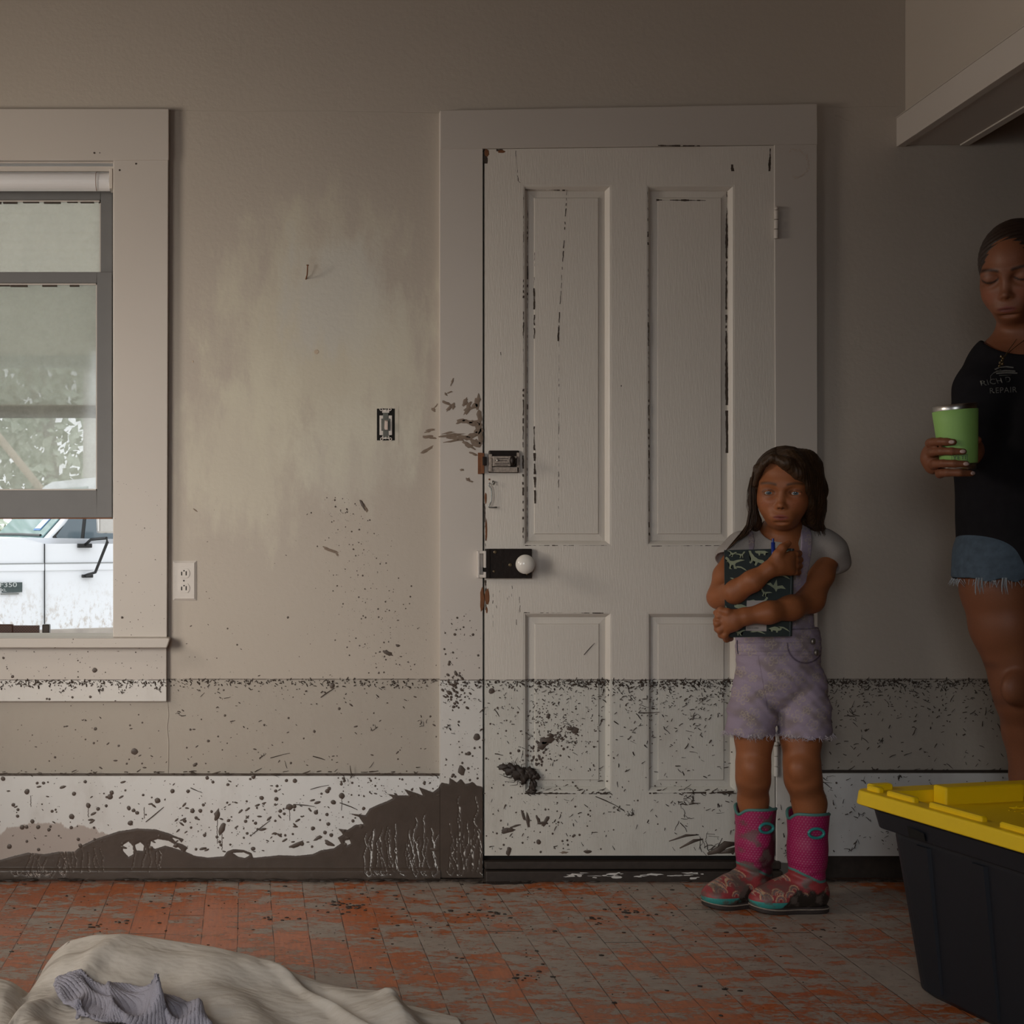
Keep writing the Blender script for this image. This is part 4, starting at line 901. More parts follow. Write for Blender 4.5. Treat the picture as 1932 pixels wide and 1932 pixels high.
bm = NB(); a = at(-30, 790, 14.5); b = at(52, 892, 14.0); tube(bm, [a+(a-b)*.6, b+(b-a)*1.6], .05, 10); tag(obj('leaning_pole', bm, simple('tan_wood_pole', (.42, .35, .27), .8)), 'tan wooden pole leaning behind the truck roof', 'pole')
bm = NB(); a = at(171, 850, 20); tube(bm, [(a.x, a.y, GZ), (a.x, a.y, 7.5)], .13, 10); tag(obj('utility_pole', bm, m_bark), 'thin upright pole beyond the truck near the sash stile', 'pole')
# ================================================================= SMOOTH BODIES FROM DISTANCE FIELDS
class Field:
    def __init__(s, lo, hi, h):
        s.lo = np.array(lo, float); s.h = h; s.n = np.ceil((np.array(hi)-s.lo)/h).astype(int)+1
        s.a = np.full(s.n, .06, np.float32)
        s.ax = [s.lo[i]+h*np.arange(s.n[i]) for i in range(3)]
    def sub(s, lo, hi):
        i0 = np.clip(((np.array(lo)-s.lo)/s.h).astype(int), 0, s.n); i1 = np.clip(((np.array(hi)-s.lo)/s.h).astype(int)+2, 0, s.n)
        if np.any(i1 <= i0): return None, None
        sl = tuple(slice(a, b) for a, b in zip(i0, i1))
        g = np.meshgrid(*[s.ax[k][sl[k]].astype(np.float32) for k in range(3)], indexing='ij')
        return sl, g
    def put(s, fn, lo, hi, k=.01, op='u'):
        m = k+.012; sl, g = s.sub(np.array(lo)-m, np.array(hi)+m)
        if sl is None: return
        d = fn(g[0], g[1], g[2]).astype(np.float32); a = s.a[sl]
        if op == 'u':
            if k > 0: q = np.maximum(k-np.abs(a-d), 0)/k; s.a[sl] = np.minimum(a, d)-q*q*k*.25
            else: s.a[sl] = np.minimum(a, d)
        elif op == 's':
            q = np.maximum(k-np.abs(a+d), 0)/k if k > 0 else 0; s.a[sl] = np.maximum(a, -d)+q*q*k*.25
    def cap(s, a, b, ra, rb, k=.01, op='u', fy=1.0):     # tapered capsule; fy>1 flattens it in depth
        a = np.array(a, float); b = np.array(b, float); f = np.array([1, fy, 1]); A = a*f; Bv = (b-a)*f; L2 = max(Bv @ Bv, 1e-12)
        def fn(x, y, z):
            px, py, pz = x-A[0], y*fy-A[1], z-A[2]
            t = np.clip((px*Bv[0]+py*Bv[1]+pz*Bv[2])/L2, 0, 1)
            return (np.sqrt((px-t*Bv[0])**2+(py-t*Bv[1])**2+(pz-t*Bv[2])**2)-(ra+(rb-ra)*t))/(1+(fy-1)*.4)
        r = max(ra, rb); s.put(fn, np.minimum(a, b)-r, np.maximum(a, b)+r, k, op)
    def chain(s, pts, rs_, k=.01, fy=1.0):
        for i in range(len(pts)-1): s.cap(pts[i], pts[i+1], rs_[i], rs_[i+1], k, 'u', fy)
    def ell(s, c, r, k=.01, op='u', R=None):
        c = np.array(c, float); r = np.array(r, float)
        Rm = np.array(R) if R is not None else np.eye(3)       # rows: local axes
        def fn(x, y, z):
            dx, dy, dz = x-c[0], y-c[1], z-c[2]
            u = [Rm[i][0]*dx+Rm[i][1]*dy+Rm[i][2]*dz for i in range(3)]
            k0 = np.sqrt((u[0]/r[0])**2+(u[1]/r[1])**2+(u[2]/r[2])**2); k1 = np.sqrt((u[0]/r[0]**2)**2+(u[1]/r[1]**2)**2+(u[2]/r[2]**2)**2)
            return k0*(k0-1)/np.maximum(k1, 1e-6)
        q = r.max(); s.put(fn, c-q, c+q, k, op)
    def mesh(s, name, colour=None):
        a = s.a; a[0] = a[-1] = .05; a[:, 0] = a[:, -1] = .05; a[:, :, 0] = a[:, :, -1] = .05
        ins = a < 0; n = s.n
        cs = np.zeros(n-1, np.int8)
        for i in (0, 1):
            for j in (0, 1):
                for k in (0, 1): cs += ins[i:n[0]-1+i, j:n[1]-1+j, k:n[2]-1+k]
        act = (cs > 0) & (cs < 8); idx = np.full(n-1, -1, np.int32); nv = int(act.sum()); idx[act] = np.arange(nv)
        P = np.zeros((nv, 3)); W_ = np.zeros(nv); quads = []
        for ax in range(3):
            sa = [slice(None)]*3; sb = [slice(None)]*3; sa[ax] = slice(0, -1); sb[ax] = slice(1, None)
            A = ins[tuple(sa)]; Bm = ins[tuple(sb)]; E = np.argwhere(A != Bm)
            va = a[tuple(sa)][tuple(E.T)]; vb = a[tuple(sb)][tuple(E.T)]; t = va/(va-vb)
            pos_ = E.astype(float); pos_[:, ax] += t; o1, o2 = [q for q in range(3) if q != ax]
            cells = []
            for d1, d2 in ((-1, -1), (0, -1), (0, 0), (-1, 0)):
                c = E.copy(); c[:, o1] += d1; c[:, o2] += d2
                ok = np.all((c >= 0) & (c < n-1), 1); c = np.clip(c, 0, np.array(n)-2); ci = np.where(ok, idx[tuple(c.T)], -1); cells.append(ci)
                g = ci >= 0; np.add.at(P, ci[g], pos_[g]); np.add.at(W_, ci[g], 1)
            Q = np.stack(cells, 1); ok = np.all(Q >= 0, 1); Q = Q[ok]; fl = A[tuple(E.T)][ok]
            if ax == 1: fl = ~fl
            Q[~fl] = Q[~fl][:, ::-1]; quads.append(Q)
        P = s.lo+s.h*P/np.maximum(W_, 1)[:, None]; Q = np.concatenate(quads)
        me = bpy.data.meshes.new(name); me.vertices.add(nv); me.vertices.foreach_set('co', P.ravel())
        me.loops.add(len(Q)*4); me.loops.foreach_set('vertex_index', Q.ravel()); me.polygons.add(len(Q)); me.polygons.foreach_set('loop_start', np.arange(0, len(Q)*4, 4)); me.polygons.foreach_set('loop_total', np.full(len(Q), 4))
        me.polygons.foreach_set('use_smooth', np.ones(len(Q), bool)); me.update(calc_edges=True); me.validate()
        if colour is not None:
            c = me.attributes.new('Col', 'FLOAT_COLOR', 'POINT'); cc = colour(P); c.data.foreach_set('color', np.concatenate([cc, np.ones((nv, 1))], 1).astype(np.float32).ravel())
        return me
def colmat(name, rough=.6, bmp=0, scale=200, sss=0, spec=.5, var=.06):
    m, N, L, B = newmat(name)
    a = N.new('ShaderNodeAttribute'); a.attribute_name = 'Col'
    n = noise(N, L, N.new('ShaderNodeNewGeometry').outputs['Position'], scale, 3)
    L.new(mix(N, L, mth(N, L, 'MULTIPLY', n, var*4), a.outputs['Color'], (0, 0, 0)), B.inputs['Base Color'])
    B.inputs['Roughness'].default_value = rough; B.inputs['Specular IOR Level'].default_value = spec
    if sss: B.inputs['Subsurface Weight'].default_value = sss; B.inputs['Subsurface Radius'].default_value = (.01, .004, .002); B.inputs['Subsurface Scale'].default_value = .5
    if bmp: bump(N, L, B, n, bmp, .002)
    return m
M_SKIN = colmat('sun_tanned_skin', .5, .05, 300, .06, .35)
M_CLOTH = colmat('printed_cloth', .85, .25, 500, 0, .2)
M_BOOT = colmat('rubber_boot', .45, .15, 200, 0, .4)
M_EYE = colmat('eye_surface', .12, 0, 50, 0, .5, 0)
m, N, L, B = newmat('brown_hair'); g = N.new('ShaderNodeTexCoord').outputs['Object']
L.new(mix(N, L, noise(N, L, g, 60, 4, .6, (4, 4, .35)), (.016, .008, .004), (.075, .038, .017)), B.inputs['Base Color']); B.inputs['Roughness'].default_value = .45; B.inputs['Specular IOR Level'].default_value = .3
bump(N, L, B, noise(N, L, g, 90, 3, .6, (4, 4, .3)), .6, .003); M_HAIR = m
def arr(v): return np.array(v, float)
class Head:
    """local axes R (viewer's right), F (out of the face), U; H = chin to crown height"""
    def __init__(s, c, F_, U_, H):
        s.c = arr(c); s.F = arr(F_)/np.linalg.norm(F_); u = arr(U_); s.R = np.cross(u, s.F); s.R /= np.linalg.norm(s.R); s.U = np.cross(s.F, s.R); s.H = H
        s.M = np.stack([s.R, s.F, s.U])
    def p(s, x, y, z): return s.c+s.H*(x*s.R+y*s.F+z*s.U)
    def loc(s, P): return ((P-s.c) @ s.M.T)/s.H
    def build(s, f, wide=1.0, eyes=-.05, nose_l=.155, mouth=-.345, jaw=1.0, eo=1.0, bulge=1.0):
        H = s.H; E = lambda x, y, z, a, b, c, k=.02, op='u': f.ell(s.p(x, y, z), (a*H, b*H, c*H), k*H*2, op, s.M)
        E(0, -.06, .10, .335*wide, .42, .385)
        E(0, .09, -.15, .275*wide, .285, .325, .06)
        E(0, .15, -.40, .13*jaw, .16, .085, .08)
        for q in (-1, 1):
            E(q*.135, .18, -.17, .125, .14, .13, .06)
            E(q*.12, .27, .045, .12, .075, .04, .05)
            E(q*.34*wide, -.06, -.07, .035, .075, .115, .02); E(q*.345*wide, -.03, -.15, .025, .045, .05, .02)
        # nose
        f.cap(s.p(0, .325, eyes+.02), s.p(0, .385, eyes-nose_l*.85), .026*H, .036*H, .04*H)
        E(0, .395, eyes-nose_l, .042, .042, .034, .015)
        for q in (-1, 1):
            E(q*.042, .365, eyes-nose_l-.008, .028, .036, .024, .012)
            E(q*.022, .405, eyes-nose_l-.036, .014, .022, .010, .008, 's')
        # mouth
        E(0, .335, mouth, .125, .06, .06, .06)
        E(-.030, .378, mouth+.016, .048, .024, .016, .012); E(.030, .378, mouth+.016, .048, .024, .016, .012)
        E(0, .378, mouth-.020, .062, .028, .020, .012)
        E(0, .412, mouth, .085, .014, .0040, .006, 's')
        E(0, .36, mouth-.065, .07, .02, .014, .02, 's')
        # eyes
        for q in (-1, 1):
            E(q*.155, .36, eyes+.0, .085, .045, .05, .04, 's')
            E(q*.152, .27, eyes, .072, .062, .058, .03)
            if eo < .2: E(q*.152, .285, eyes, .070, .055, .050, .02); continue
            E(q*.152, .345, eyes-.002, .064*1.0, .055, .033*eo, .004, 's')
            f.cap(s.p(q*.152-.06, .305, eyes-.002+.006), s.p(q*.152, .332, eyes+.036*eo), .010*H, .012*H, .006*H); f.cap(s.p(q*.152, .332, eyes+.036*eo), s.p(q*.152+.06, .305, eyes+.004), .012*H, .010*H, .006*H)
    def eyes(s, parent, gaze, iris, eyes=-.05):
        for q in (-1, 1):
            c = s.p(q*.152, .262, eyes); r = .066*s.H
            bm = NB(); bmesh.ops.create_uvsphere(bm, u_segments=48, v_segments=32, radius=r)
            me = bpy.data.meshes.new('eye'); bm.to_mesh(me); bm.free()
            P = np.array([v.co[:] for v in me.vertices]); g = arr(gaze)-c; g /= np.linalg.norm(g); a = np.arccos(np.clip(P @ g/r, -1, 1))
            col = np.where((a < .18)[:, None], (.005, .005, .006), np.where((a < .42)[:, None], iris, np.where((a < .47)[:, None], (.02, .025, .03), (.36, .33, .30))))
            me.transform(Matrix.Translation(c)); at_ = me.attributes.new('Col', 'FLOAT_COLOR', 'POINT'); at_.data.foreach_set('color', np.concatenate([col, np.ones((len(P), 1))], 1).astype(np.float32).ravel())
            for p in me.polygons: p.use_smooth = True
            link('eye', me, M_EYE, parent)
    def face_colour(s, P, col, lip, brow, browz=.045, eyes=-.05, mouth=-.345, sc=1.0, eo=1.0, brow_t=.013, tilt=.0):
        L_ = s.loc(P); x, y, z = L_.T; front = y > .05
        def blend(mask, c, w=1.0): 
            mm = (mask*w)[:, None]; col[:] = col*(1-mm)+arr(c)*mm
        d = np.sqrt(((np.abs(x)-.17)/.10)**2+((z+.17)/.08)**2); blend(np.clip(1.4-d, 0, 1)*front, (.42, .12, .07), .28)
        lm = np.sqrt((x/.094)**2+((z-mouth)/(.038*(1-.45*np.clip(np.abs(x)/.1, 0, 1))))**2); blend(np.clip((1.08-lm)*4, 0, 1)*(y > .2), lip, .85)
        blend(np.clip((1-np.sqrt((x/.105)**2+((z-mouth)/.0075)**2))*2, 0, 1)*(y > .2), (.07, .018, .012), .85)
        ax = np.abs(x); bz = browz+.028*np.sin(np.clip((ax-.05)/.2, 0, 1)*math.pi*.75)-.01*(ax-.05)/.2
        bm_ = np.clip(1.3-np.abs(z-bz)/brow_t, 0, 1)*np.clip((ax-.045)/.02, 0, 1)*np.clip((.265-ax)/.03, 0, 1); blend(bm_*front, brow, .9)
        if eo < .2:
            lz_ = eyes-.034+.030*((ax-.152)/.075)**2; blend(np.clip(1.5-np.abs(z-lz_)/.011, 0, 1)*(np.abs(ax-.152) < .085)*front, (.015, .006, .004), .95)
            blend(np.clip(1-np.abs(np.hypot((ax-.152)/.09, (z-eyes)/.05)-1.0)/.4, 0, 1)*(z > eyes)*front, (.10, .035, .02), .4); return col
        ex = (ax-.152)/.074; ez = (z-eyes)/(.046*eo); e = np.sqrt(ex**2+ez**2)
        blend(np.clip(1-np.abs(e-.93)/.25, 0, 1)*np.where(z > eyes, 1, .45)*front, (.03, .012, .008), .85)
        blend(np.clip(1-np.abs(e-1.35)/.5, 0, 1)*front, (.16, .055, .028), .3)
        nn = np.sqrt(((ax-.022)/.02)**2+((z-eyes+.185)/.012)**2); blend(np.clip(1.5-nn, 0, 1)*(y > .3), (.04, .012, .008), .8)
        return col
# ================================================================= THE GIRL
G = at
def gx(px, py, y): return tuple(G(px, py, y))
SK = (.36, .125, .048)
HG = Head(gx(1479, 920, -.375), (-.42, -.90, -.06), (.03, .0, 1.0), .213)
f = Field((at(1325,0,-.47).x, -.53, .14), (at(1600,0,-.2).x, -.19, 1.27), .0022)
HG.build(f, wide=1.0, eo=.82)
# neck and torso
f.cap(gx(1480, 955, -.34), gx(1476, 1012, -.325), .040, .040, .03)
f.cap(gx(1476, 1005, -.325), gx(1476, 1035, -.32), .042, .055, .03)
f.cap(gx(1405, 1042, -.32), gx(1550, 1042, -.32), .036, .036, .03)
f.cap(gx(1472, 1060, -.31), gx(1466, 1180, -.31), .088, .080, .04, 'u', 1.35)
f.cap(gx(1466, 1180, -.31), gx(1468, 1255, -.31), .080, .086, .04, 'u', 1.3)
# arms
f.chain([gx(1396, 1042, -.32), gx(1368, 1085, -.34), gx(1357, 1127, -.365)], [.032, .029, .029], .012)
f.chain([gx(1357, 1127, -.365), gx(1385, 1117, -.42), gx(1420, 1096, -.455), gx(1452, 1074, -.465)], [.029, .0295, .026, .0195], .014)
f.chain([gx(1560, 1040, -.32), gx(1548, 1085, -.35), gx(1530, 1132, -.385)], [.036, .033, .031], .012)
f.chain([gx(1530, 1132, -.385), gx(1492, 1147, -.435), gx(1450, 1156, -.460), gx(1406, 1163, -.455)], [.030, .0285, .0255, .0205], .022)
# right hand (viewer's left arm): back of the hand shows, fingers round the book's edge
f.cap(gx(1455, 1072, -.466), gx(1480, 1064, -.463), .020, .023, .014, 'u', 1.25)
f.cap(gx(1470, 1058, -.463), gx(1488, 1052, -.458), .019, .012, .012); f.cap(gx(1470, 1072, -.463), gx(1489, 1075, -.458), .018, .012, .012)
for i, (ky, ty, L_) in enumerate(((1046.5, 1044, 15.5), (1057, 1056, 17.5), (1068, 1068, 16.5), (1078.5, 1080, 13.5))):
    f.chain([gx(1478, (ky+1064)/2, -.462), gx(1492, ky, -.458)], [.012, .0088], .010)
    f.chain([gx(1492, ky, -.458), gx(1492+L_*.55, (ky+ty)/2, -.453), gx(1492+L_, ty, -.430), gx(1488+L_*.8, ty, -.412), gx(1489, ty, -.408)], [.0085, .0082, .0078, .0072, .0066], .003)
f.chain([gx(1462, 1058, -.465), gx(1468, 1046, -.470), gx(1476, 1034, -.470), gx(1487, 1025.5, -.462)], [.015, .0115, .0098, .0082], .008)
# left hand (viewer's right arm) holding the lower left corner
f.cap(gx(1404, 1164, -.455), gx(1378, 1172, -.450), .020, .022, .014, 'u', 1.25)
f.cap(gx(1385, 1165, -.450), gx(1368, 1163, -.444), .018, .013, .012); f.cap(gx(1385, 1178, -.450), gx(1370, 1186, -.444), .018, .014, .012)
for i, (k0, k1, k2, k3) in enumerate((((1366, 1164), (1356, 1163), (1352, 1171), (1357, 1177)), ((1364, 1172), (1353, 1176), (1354, 1187), (1361, 1191)), ((1366, 1181), (1358, 1189), (1361, 1198), (1369, 1199)), ((1372, 1188), (1367, 1198), (1371, 1206), (1379, 1205)))):
    f.chain([gx(*k0, -.446), gx(*k1, -.444), gx(*k2, -.430), gx(*k3, -.404)], [.0105, .0092, .0084, .007], .0035)
f.chain([gx(1384, 1160, -.452), gx(1372, 1155, -.455), gx(1360, 1152, -.446), gx(1351, 1156, -.430)], [.013, .0098, .0088, .0075], .006)
# legs
def leg(pts, rr): f.chain([gx(*p) for p in pts], rr, .015)
leg([(1428, 1290, -.305), (1423, 1390, -.315), (1421, 1445, -.325), (1421, 1470, -.322), (1421, 1510, -.295), (1424, 1590, -.285)], [.052, .048, .0415, .0415, .0375, .028])
leg([(1508, 1290, -.320), (1511, 1390, -.345), (1513, 1445, -.365), (1515, 1470, -.362), (1527, 1515, -.350), (1526, 1600, -.345)], [.054, .050, .044, .0445, .041, .030])
f.ell(gx(1420, 1452, -.352), (.026, .02, .030), .015); f.ell(gx(1509, 1452, -.395), (.027, .02, .030), .015)
def gcol(P):
    n = len(P); col = np.tile(arr(SK), (n, 1))
    rg = np.random.default_rng(3)
    w = .5+.5*np.sin(P[:, 0]*61+3*np.sin(P[:, 2]*47))*np.sin(P[:, 2]*53+P[:, 1]*40)
    col *= (1-.10*w)[:, None]
    L_ = HG.loc(P); hd = (L_[:, 2] > -.5) & (np.abs(L_[:, 0]) < .5) & (np.abs(L_[:, 1]) < .6) & (P[:, 2] > 1.0)
    sub = col[hd]; HG.face_colour(P[hd], sub, (.26, .055, .045), (.085, .034, .012), browz=.045, brow_t=.020, eo=.85)
    fr = (rg.random(len(sub)) < .05) & (np.abs(L_[hd][:, 2]+.13) < .1) & (L_[hd][:, 1] > .2); sub[fr] *= .8
    col[hd] = sub
    # dusty knees and shins
    k = np.clip(1-np.abs(P[:, 2]-WZ(1452)-.01)/.04, 0, 1)*(P[:, 2] < .5); col *= (1-.28*k*(.5+.5*w))[:, None]
    return col
me = f.mesh('body', gcol)
girl = empty('person', gx(1470, 1705, -.33), 'small child in lavender shorts and pink boots hugging a patterned notebook against the door', 'person')
link('body', me, M_SKIN, girl)
HG.eyes(girl, (0, -4, 1.0), (.075, .10, .12))
# nails
# ---- hair: cap with side curtains, then loose strands
hf = Field((at(1395,0,-.45).x, -.50, .93), (at(1590,0,-.25).x, -.20, 1.28), .0024)
hf.ell(HG.p(.0, -.085, .10), (.372*.213, .42*.213, .405*.213), .01, 'u', HG.M)
hf.chain([gx(1530, 880, -.36), gx(1536, 925, -.355), gx(1535, 965, -.345), gx(1541, 1003, -.33)], [.030, .030, .026, .014], .02)
hf.chain([gx(1521, 870, -.385), gx(1531, 905, -.395), gx(1536, 945, -.385), gx(1535, 985, -.365)], [.030, .027, .024, .016], .02)
hf.chain([gx(1492, 862, -.42), gx(1506, 880, -.435), gx(1519, 900, -.425), gx(1527, 925, -.41)], [.020, .019, .016, .014], .02)
hf.chain([gx(1433, 885, -.380), gx(1424, 912, -.370), gx(1420, 945, -.355), gx(1424, 985, -.340), gx(1428, 1003, -.33)], [.016, .010, .010, .015, .008], .014)
hf.chain([gx(1500, 940, -.31), gx(1500, 1000, -.295)], [.06, .04], .02)
# open the face
hf.ell(HG.p(-.075, .44, -.17), (.275*.213, .37*.213, .425*.213), .012, 's', HG.M)
hf.chain([gx(1460, 864, -.435), gx(1484, 874, -.452), gx(1505, 893, -.448), gx(1519, 918, -.434), gx(1527, 950, -.415), gx(1531, 985, -.385)], [.012, .015, .016, .016, .016, .012], .01)
hf.chain([gx(1456, 864, -.437), gx(1441, 876, -.425), gx(1431, 892, -.405), gx(1424, 915, -.385)], [.010, .008, .007, .006], .006)
g_ = np.meshgrid(*[a_.astype(np.float32) for a_ in hf.ax], indexing='ij')
hf.a += (.0006*np.sin(g_[0]*620+6*np.sin(g_[2]*22)+g_[1]*300)+.0005*np.sin(g_[1]*700+g_[2]*30)).astype(np.float32)
del g_
hair = link('hair', hf.mesh('hair'), M_HAIR, girl)
bm = NB(); rh = random.Random(4)
def strand(pts, w): 
    tube(bm, [gx(*p) for p in pts], [w]*(len(pts)-1)+[w*.3], 4)
for k_ in range(46):      # wisps sweeping over her right shoulder
    o = rh.uniform(-7, 7); e = rh.uniform(0, 1); d = -.365+rh.uniform(-.02, .02)
    strand([(1424+o*.5, 890, d), (1419+o*.8, 925, d), (1420+o, 960, d), (1417+o-4*e, 990, d+.005), (1408+o*.8-10*e, 1008, d+.005), (1392-12*e, 1020+6*e, d), (1378-10*e, 1032+8*e, d-.01)], rh.uniform(.0006, .0014))
for k_ in range(12):
    o = rh.uniform(-3, 3); strand([(1419+o, 900, -.37), (1413+o, 925, -.37), (1414+o*2, 955, -.37), (1421+o*2, 980, -.36)], .0006)
for k_ in range(70):
    o = rh.uniform(-9, 7); e = rh.random(); d = -.35+rh.uniform(-.045, .02)
    strand([(1545+o*.6, 880, d), (1550+o, 915, d), (1550+o, 955, d), (1545+o*1.2, 985+10*e, d+.01), (1547+o*1.4+4*e, 1000+12*e, d+.012)], rh.uniform(.0006, .0013))
for k_ in range(10):
    o = rh.uniform(-2, 2); strand([(1547+o, 900, -.35), (1559+o, 945, -.35), (1558+o, 965, -.35), (1549+o*2, 985, -.34), (1556+o*3, 1003, -.34)], .0006)
for k_ in range(130):     # strands lying over the crown from the parting
    t = rh.random(); q = rh.choice([-1, 1, 1]); a0 = HG.p(-.10+rh.uniform(-.02, .02), .33-.5*t, .41-.0*t)
    pts = []
    for j in range(7):
        u_ = j/6; th = u_*1.35; x_ = -.10*(1-u_)+q*.378*math.sin(th); z_ = .10+.415*math.cos(th); y_ = (.30-.5*t)*(1-.35*u_)-.06*u_
        n_ = (x_/.372)**2+((y_+.085)/.42)**2+((z_-.10)/.405)**2; sc_ = 1.02/math.sqrt(n_); pts.append(tuple(HG.p(x_*sc_, (y_+.085)*sc_-.085, (z_-.10)*sc_+.10)))
    tube(bm, pts, [.0009]*7, 4)
obj('loose_strands', bm, M_HAIR, hair, smooth=True)
# ---- grey-white tee
TEE = (.40, .36, .33)
tf = Field((at(1355,0,-.4).x, -.47, .70), (at(1615,0,-.2).x, -.20, 1.04), .0024)
def torso(F_, g, k=.03):
    F_.cap(gx(1408, 1036, -.32), gx(1550, 1036, -.32), .040+g, .040+g, k)
    F_.cap(gx(1472, 1058, -.31), gx(1466, 1180, -.31), .088+g, .080+g, k, 'u', 1.35)
    F_.cap(gx(1472, 1030, -.31), gx(1470, 1060, -.31), .070+g, .080+g, k, 'u', 1.3)
    F_.cap(gx(1466, 1180, -.31), gx(1468, 1215, -.31), .080+g, .088+g, k, 'u', 1.3)
torso(tf, .006)
tf.cap(gx(1397, 1034, -.32), gx(1380, 1052, -.33), .041, .042, .02)
tf.chain([gx(1550, 1026, -.32), gx(1566, 1042, -.32), gx(1577, 1058, -.315)], [.042, .043, .036], .02)
tf.ell(gx(1586, 1064, -.30), (.016, .03, .012), .02)
# sleeve openings and collar cut
tf.cap(gx(1376, 1064, -.34), gx(1355, 1125, -.37), .039, .05, .004, 's')
tf.cap(gx(1553, 1082, -.345), gx(1535, 1150, -.40), .044, .06, .004, 's')
tf.ell(gx(1470, 998, -.37), (.042, .085, .033), .003, 's'); tf.cap(gx(1474, 960, -.33), gx(1474, 1008, -.33), .043, .043, .003, 's')
def wrinkle(P, a): return a
tee = link('tee_shirt', tf.mesh('tee_shirt', lambda P: np.tile(arr(TEE), (len(P), 1))*(1-.05*(.5+.5*np.sin(P[:, 0]*90+P[:, 2]*60)))[:, None]), M_CLOTH, girl)
bm = NB(); cp = []
for k_ in range(0):
    t = math.pi*(.0+k_/24); cp.append(gx(1470-35*math.cos(t), 1000+21.5*math.sin(t)**.8, -.355-.040*math.sin(t)))
bm.free()
# ---- lavender overall shorts
LAV = arr((.37, .30, .38))
of = Field((at(1350,0,-.4).x, -.50, .34), (at(1600,0,-.2).x, -.18, 1.04), .0022)
of.cap(gx(1466, 1165, -.31), gx(1468, 1215, -.31), .097, .100, .02, 'u', 1.22)
of.cap(gx(1468, 1215, -.31), gx(1468, 1272, -.315), .103, .106, .03, 'u', 1.18)
of.chain([gx(1434, 1285, -.315), gx(1420, 1345, -.32), gx(1414, 1392, -.322)], [.066, .063, .0625], .006)
of.chain([gx(1506, 1285, -.325), gx(1516, 1345, -.34), gx(1519, 1392, -.345)], [.070, .068, .067], .006)
of.cap(gx(1414, 1390, -.322), gx(1414, 1420, -.322), .054, .058, .003, 's'); of.cap(gx(1519, 1392, -.345), gx(1519, 1424, -.345), .059, .063, .003, 's')
def cut(z0, lo, hi, below):
    pass
zc_ = np.broadcast_to(of.ax[2][None, None, :], of.n); xg = of.ax[0][:, None, None]; yg = of.ax[1][None, :, None]
hem = at(0, 1386, -.33).z-.012+.003*np.sin(xg*160)+.0*yg
of.a = np.maximum(of.a, (hem+.012-zc_).astype(np.float32)*1.0)
# creases
of.a += (.0024*np.sin((zc_-.35*np.abs(xg-WX(1468)))*115+2.5*np.sin(xg*33))*np.clip((WZ(1225)-zc_)*12, 0, 1)*np.clip((zc_-WZ(1370))*12, 0, 1)*np.abs(np.sin(xg*22+1+zc_*9))+.0010*np.sin(zc_*260+xg*120)*np.sin(xg*90-zc_*60)).astype(np.float32)
# hollow under the waist line so the waistband reads
of.a = np.where(zc_ > WZ(1176), np.maximum(of.a, zc_-WZ(1168)), of.a).astype(np.float32)
# bib and straps: the torso shape a little larger, cut to strips
bf = Field(of.lo, of.ax[0][-1:].tolist()+[of.ax[1][-1], of.ax[2][-1]], .0022)
torso(bf, .0095)
bf.cap(gx(1560, 1034, -.32), gx(1566, 1044, -.32), .036, .036, .02)
bx = np.broadcast_to(bf.ax[0][:, None, None], bf.n); bz_ = np.broadcast_to(bf.ax[2][None, None, :], bf.n)
def strip(xa, xb, za, zb, xc, xd):   # strip between left edges xa(top)->xc(bottom)
    t = np.clip((za-bz_)/(za-zb), 0, 1); l = xa+(xc-xa)*t; r = xb+(xd-xb)*t
    return np.maximum(np.maximum(l-bx, bx-r), np.maximum(bz_-za, zb-bz_))
s1 = strip(WX(1402)-.14, WX(1424)-.14, WZ(1000), WZ(1075), WX(1394)-.14, WX(1414)-.14)
def pX(px, y=-.36): return at(px, 1000, y).x
s1 = strip(pX(1404), pX(1427), at(0, 990, -.36).z, at(0, 1100, -.4).z, pX(1390), pX(1412))
s2 = strip(pX(1512), pX(1535), at(0, 990, -.36).z, at(0, 1100, -.4).z, pX(1495), pX(1517))
s3 = strip(pX(1390), pX(1517), at(0, 1095, -.4).z, at(0, 1200, -.4).z, pX(1370), pX(1545))
st_ = np.minimum(np.minimum(s1, s2), s3)
n0 = [min(of.a.shape[i], bf.a.shape[i]) for i in range(3)]
sl = tuple(slice(0, k_) for k_ in n0)
of.a[sl] = np.minimum(of.a[sl], np.maximum(bf.a[sl], st_[sl]).astype(np.float32))
rp = np.random.default_rng(8)
FL = [(rp.uniform(1362, 1575), rp.uniform(990, 1390), rp.uniform(.0105, .0165), rp.uniform(0, 1.2)) for _ in range(300)]
keep = []
for q in FL:
    if all((q[0]-w[0])**2+(q[1]-w[1])**2 > (21 if q[2] > .012 else 17)**2 for w in keep): keep.append(q)
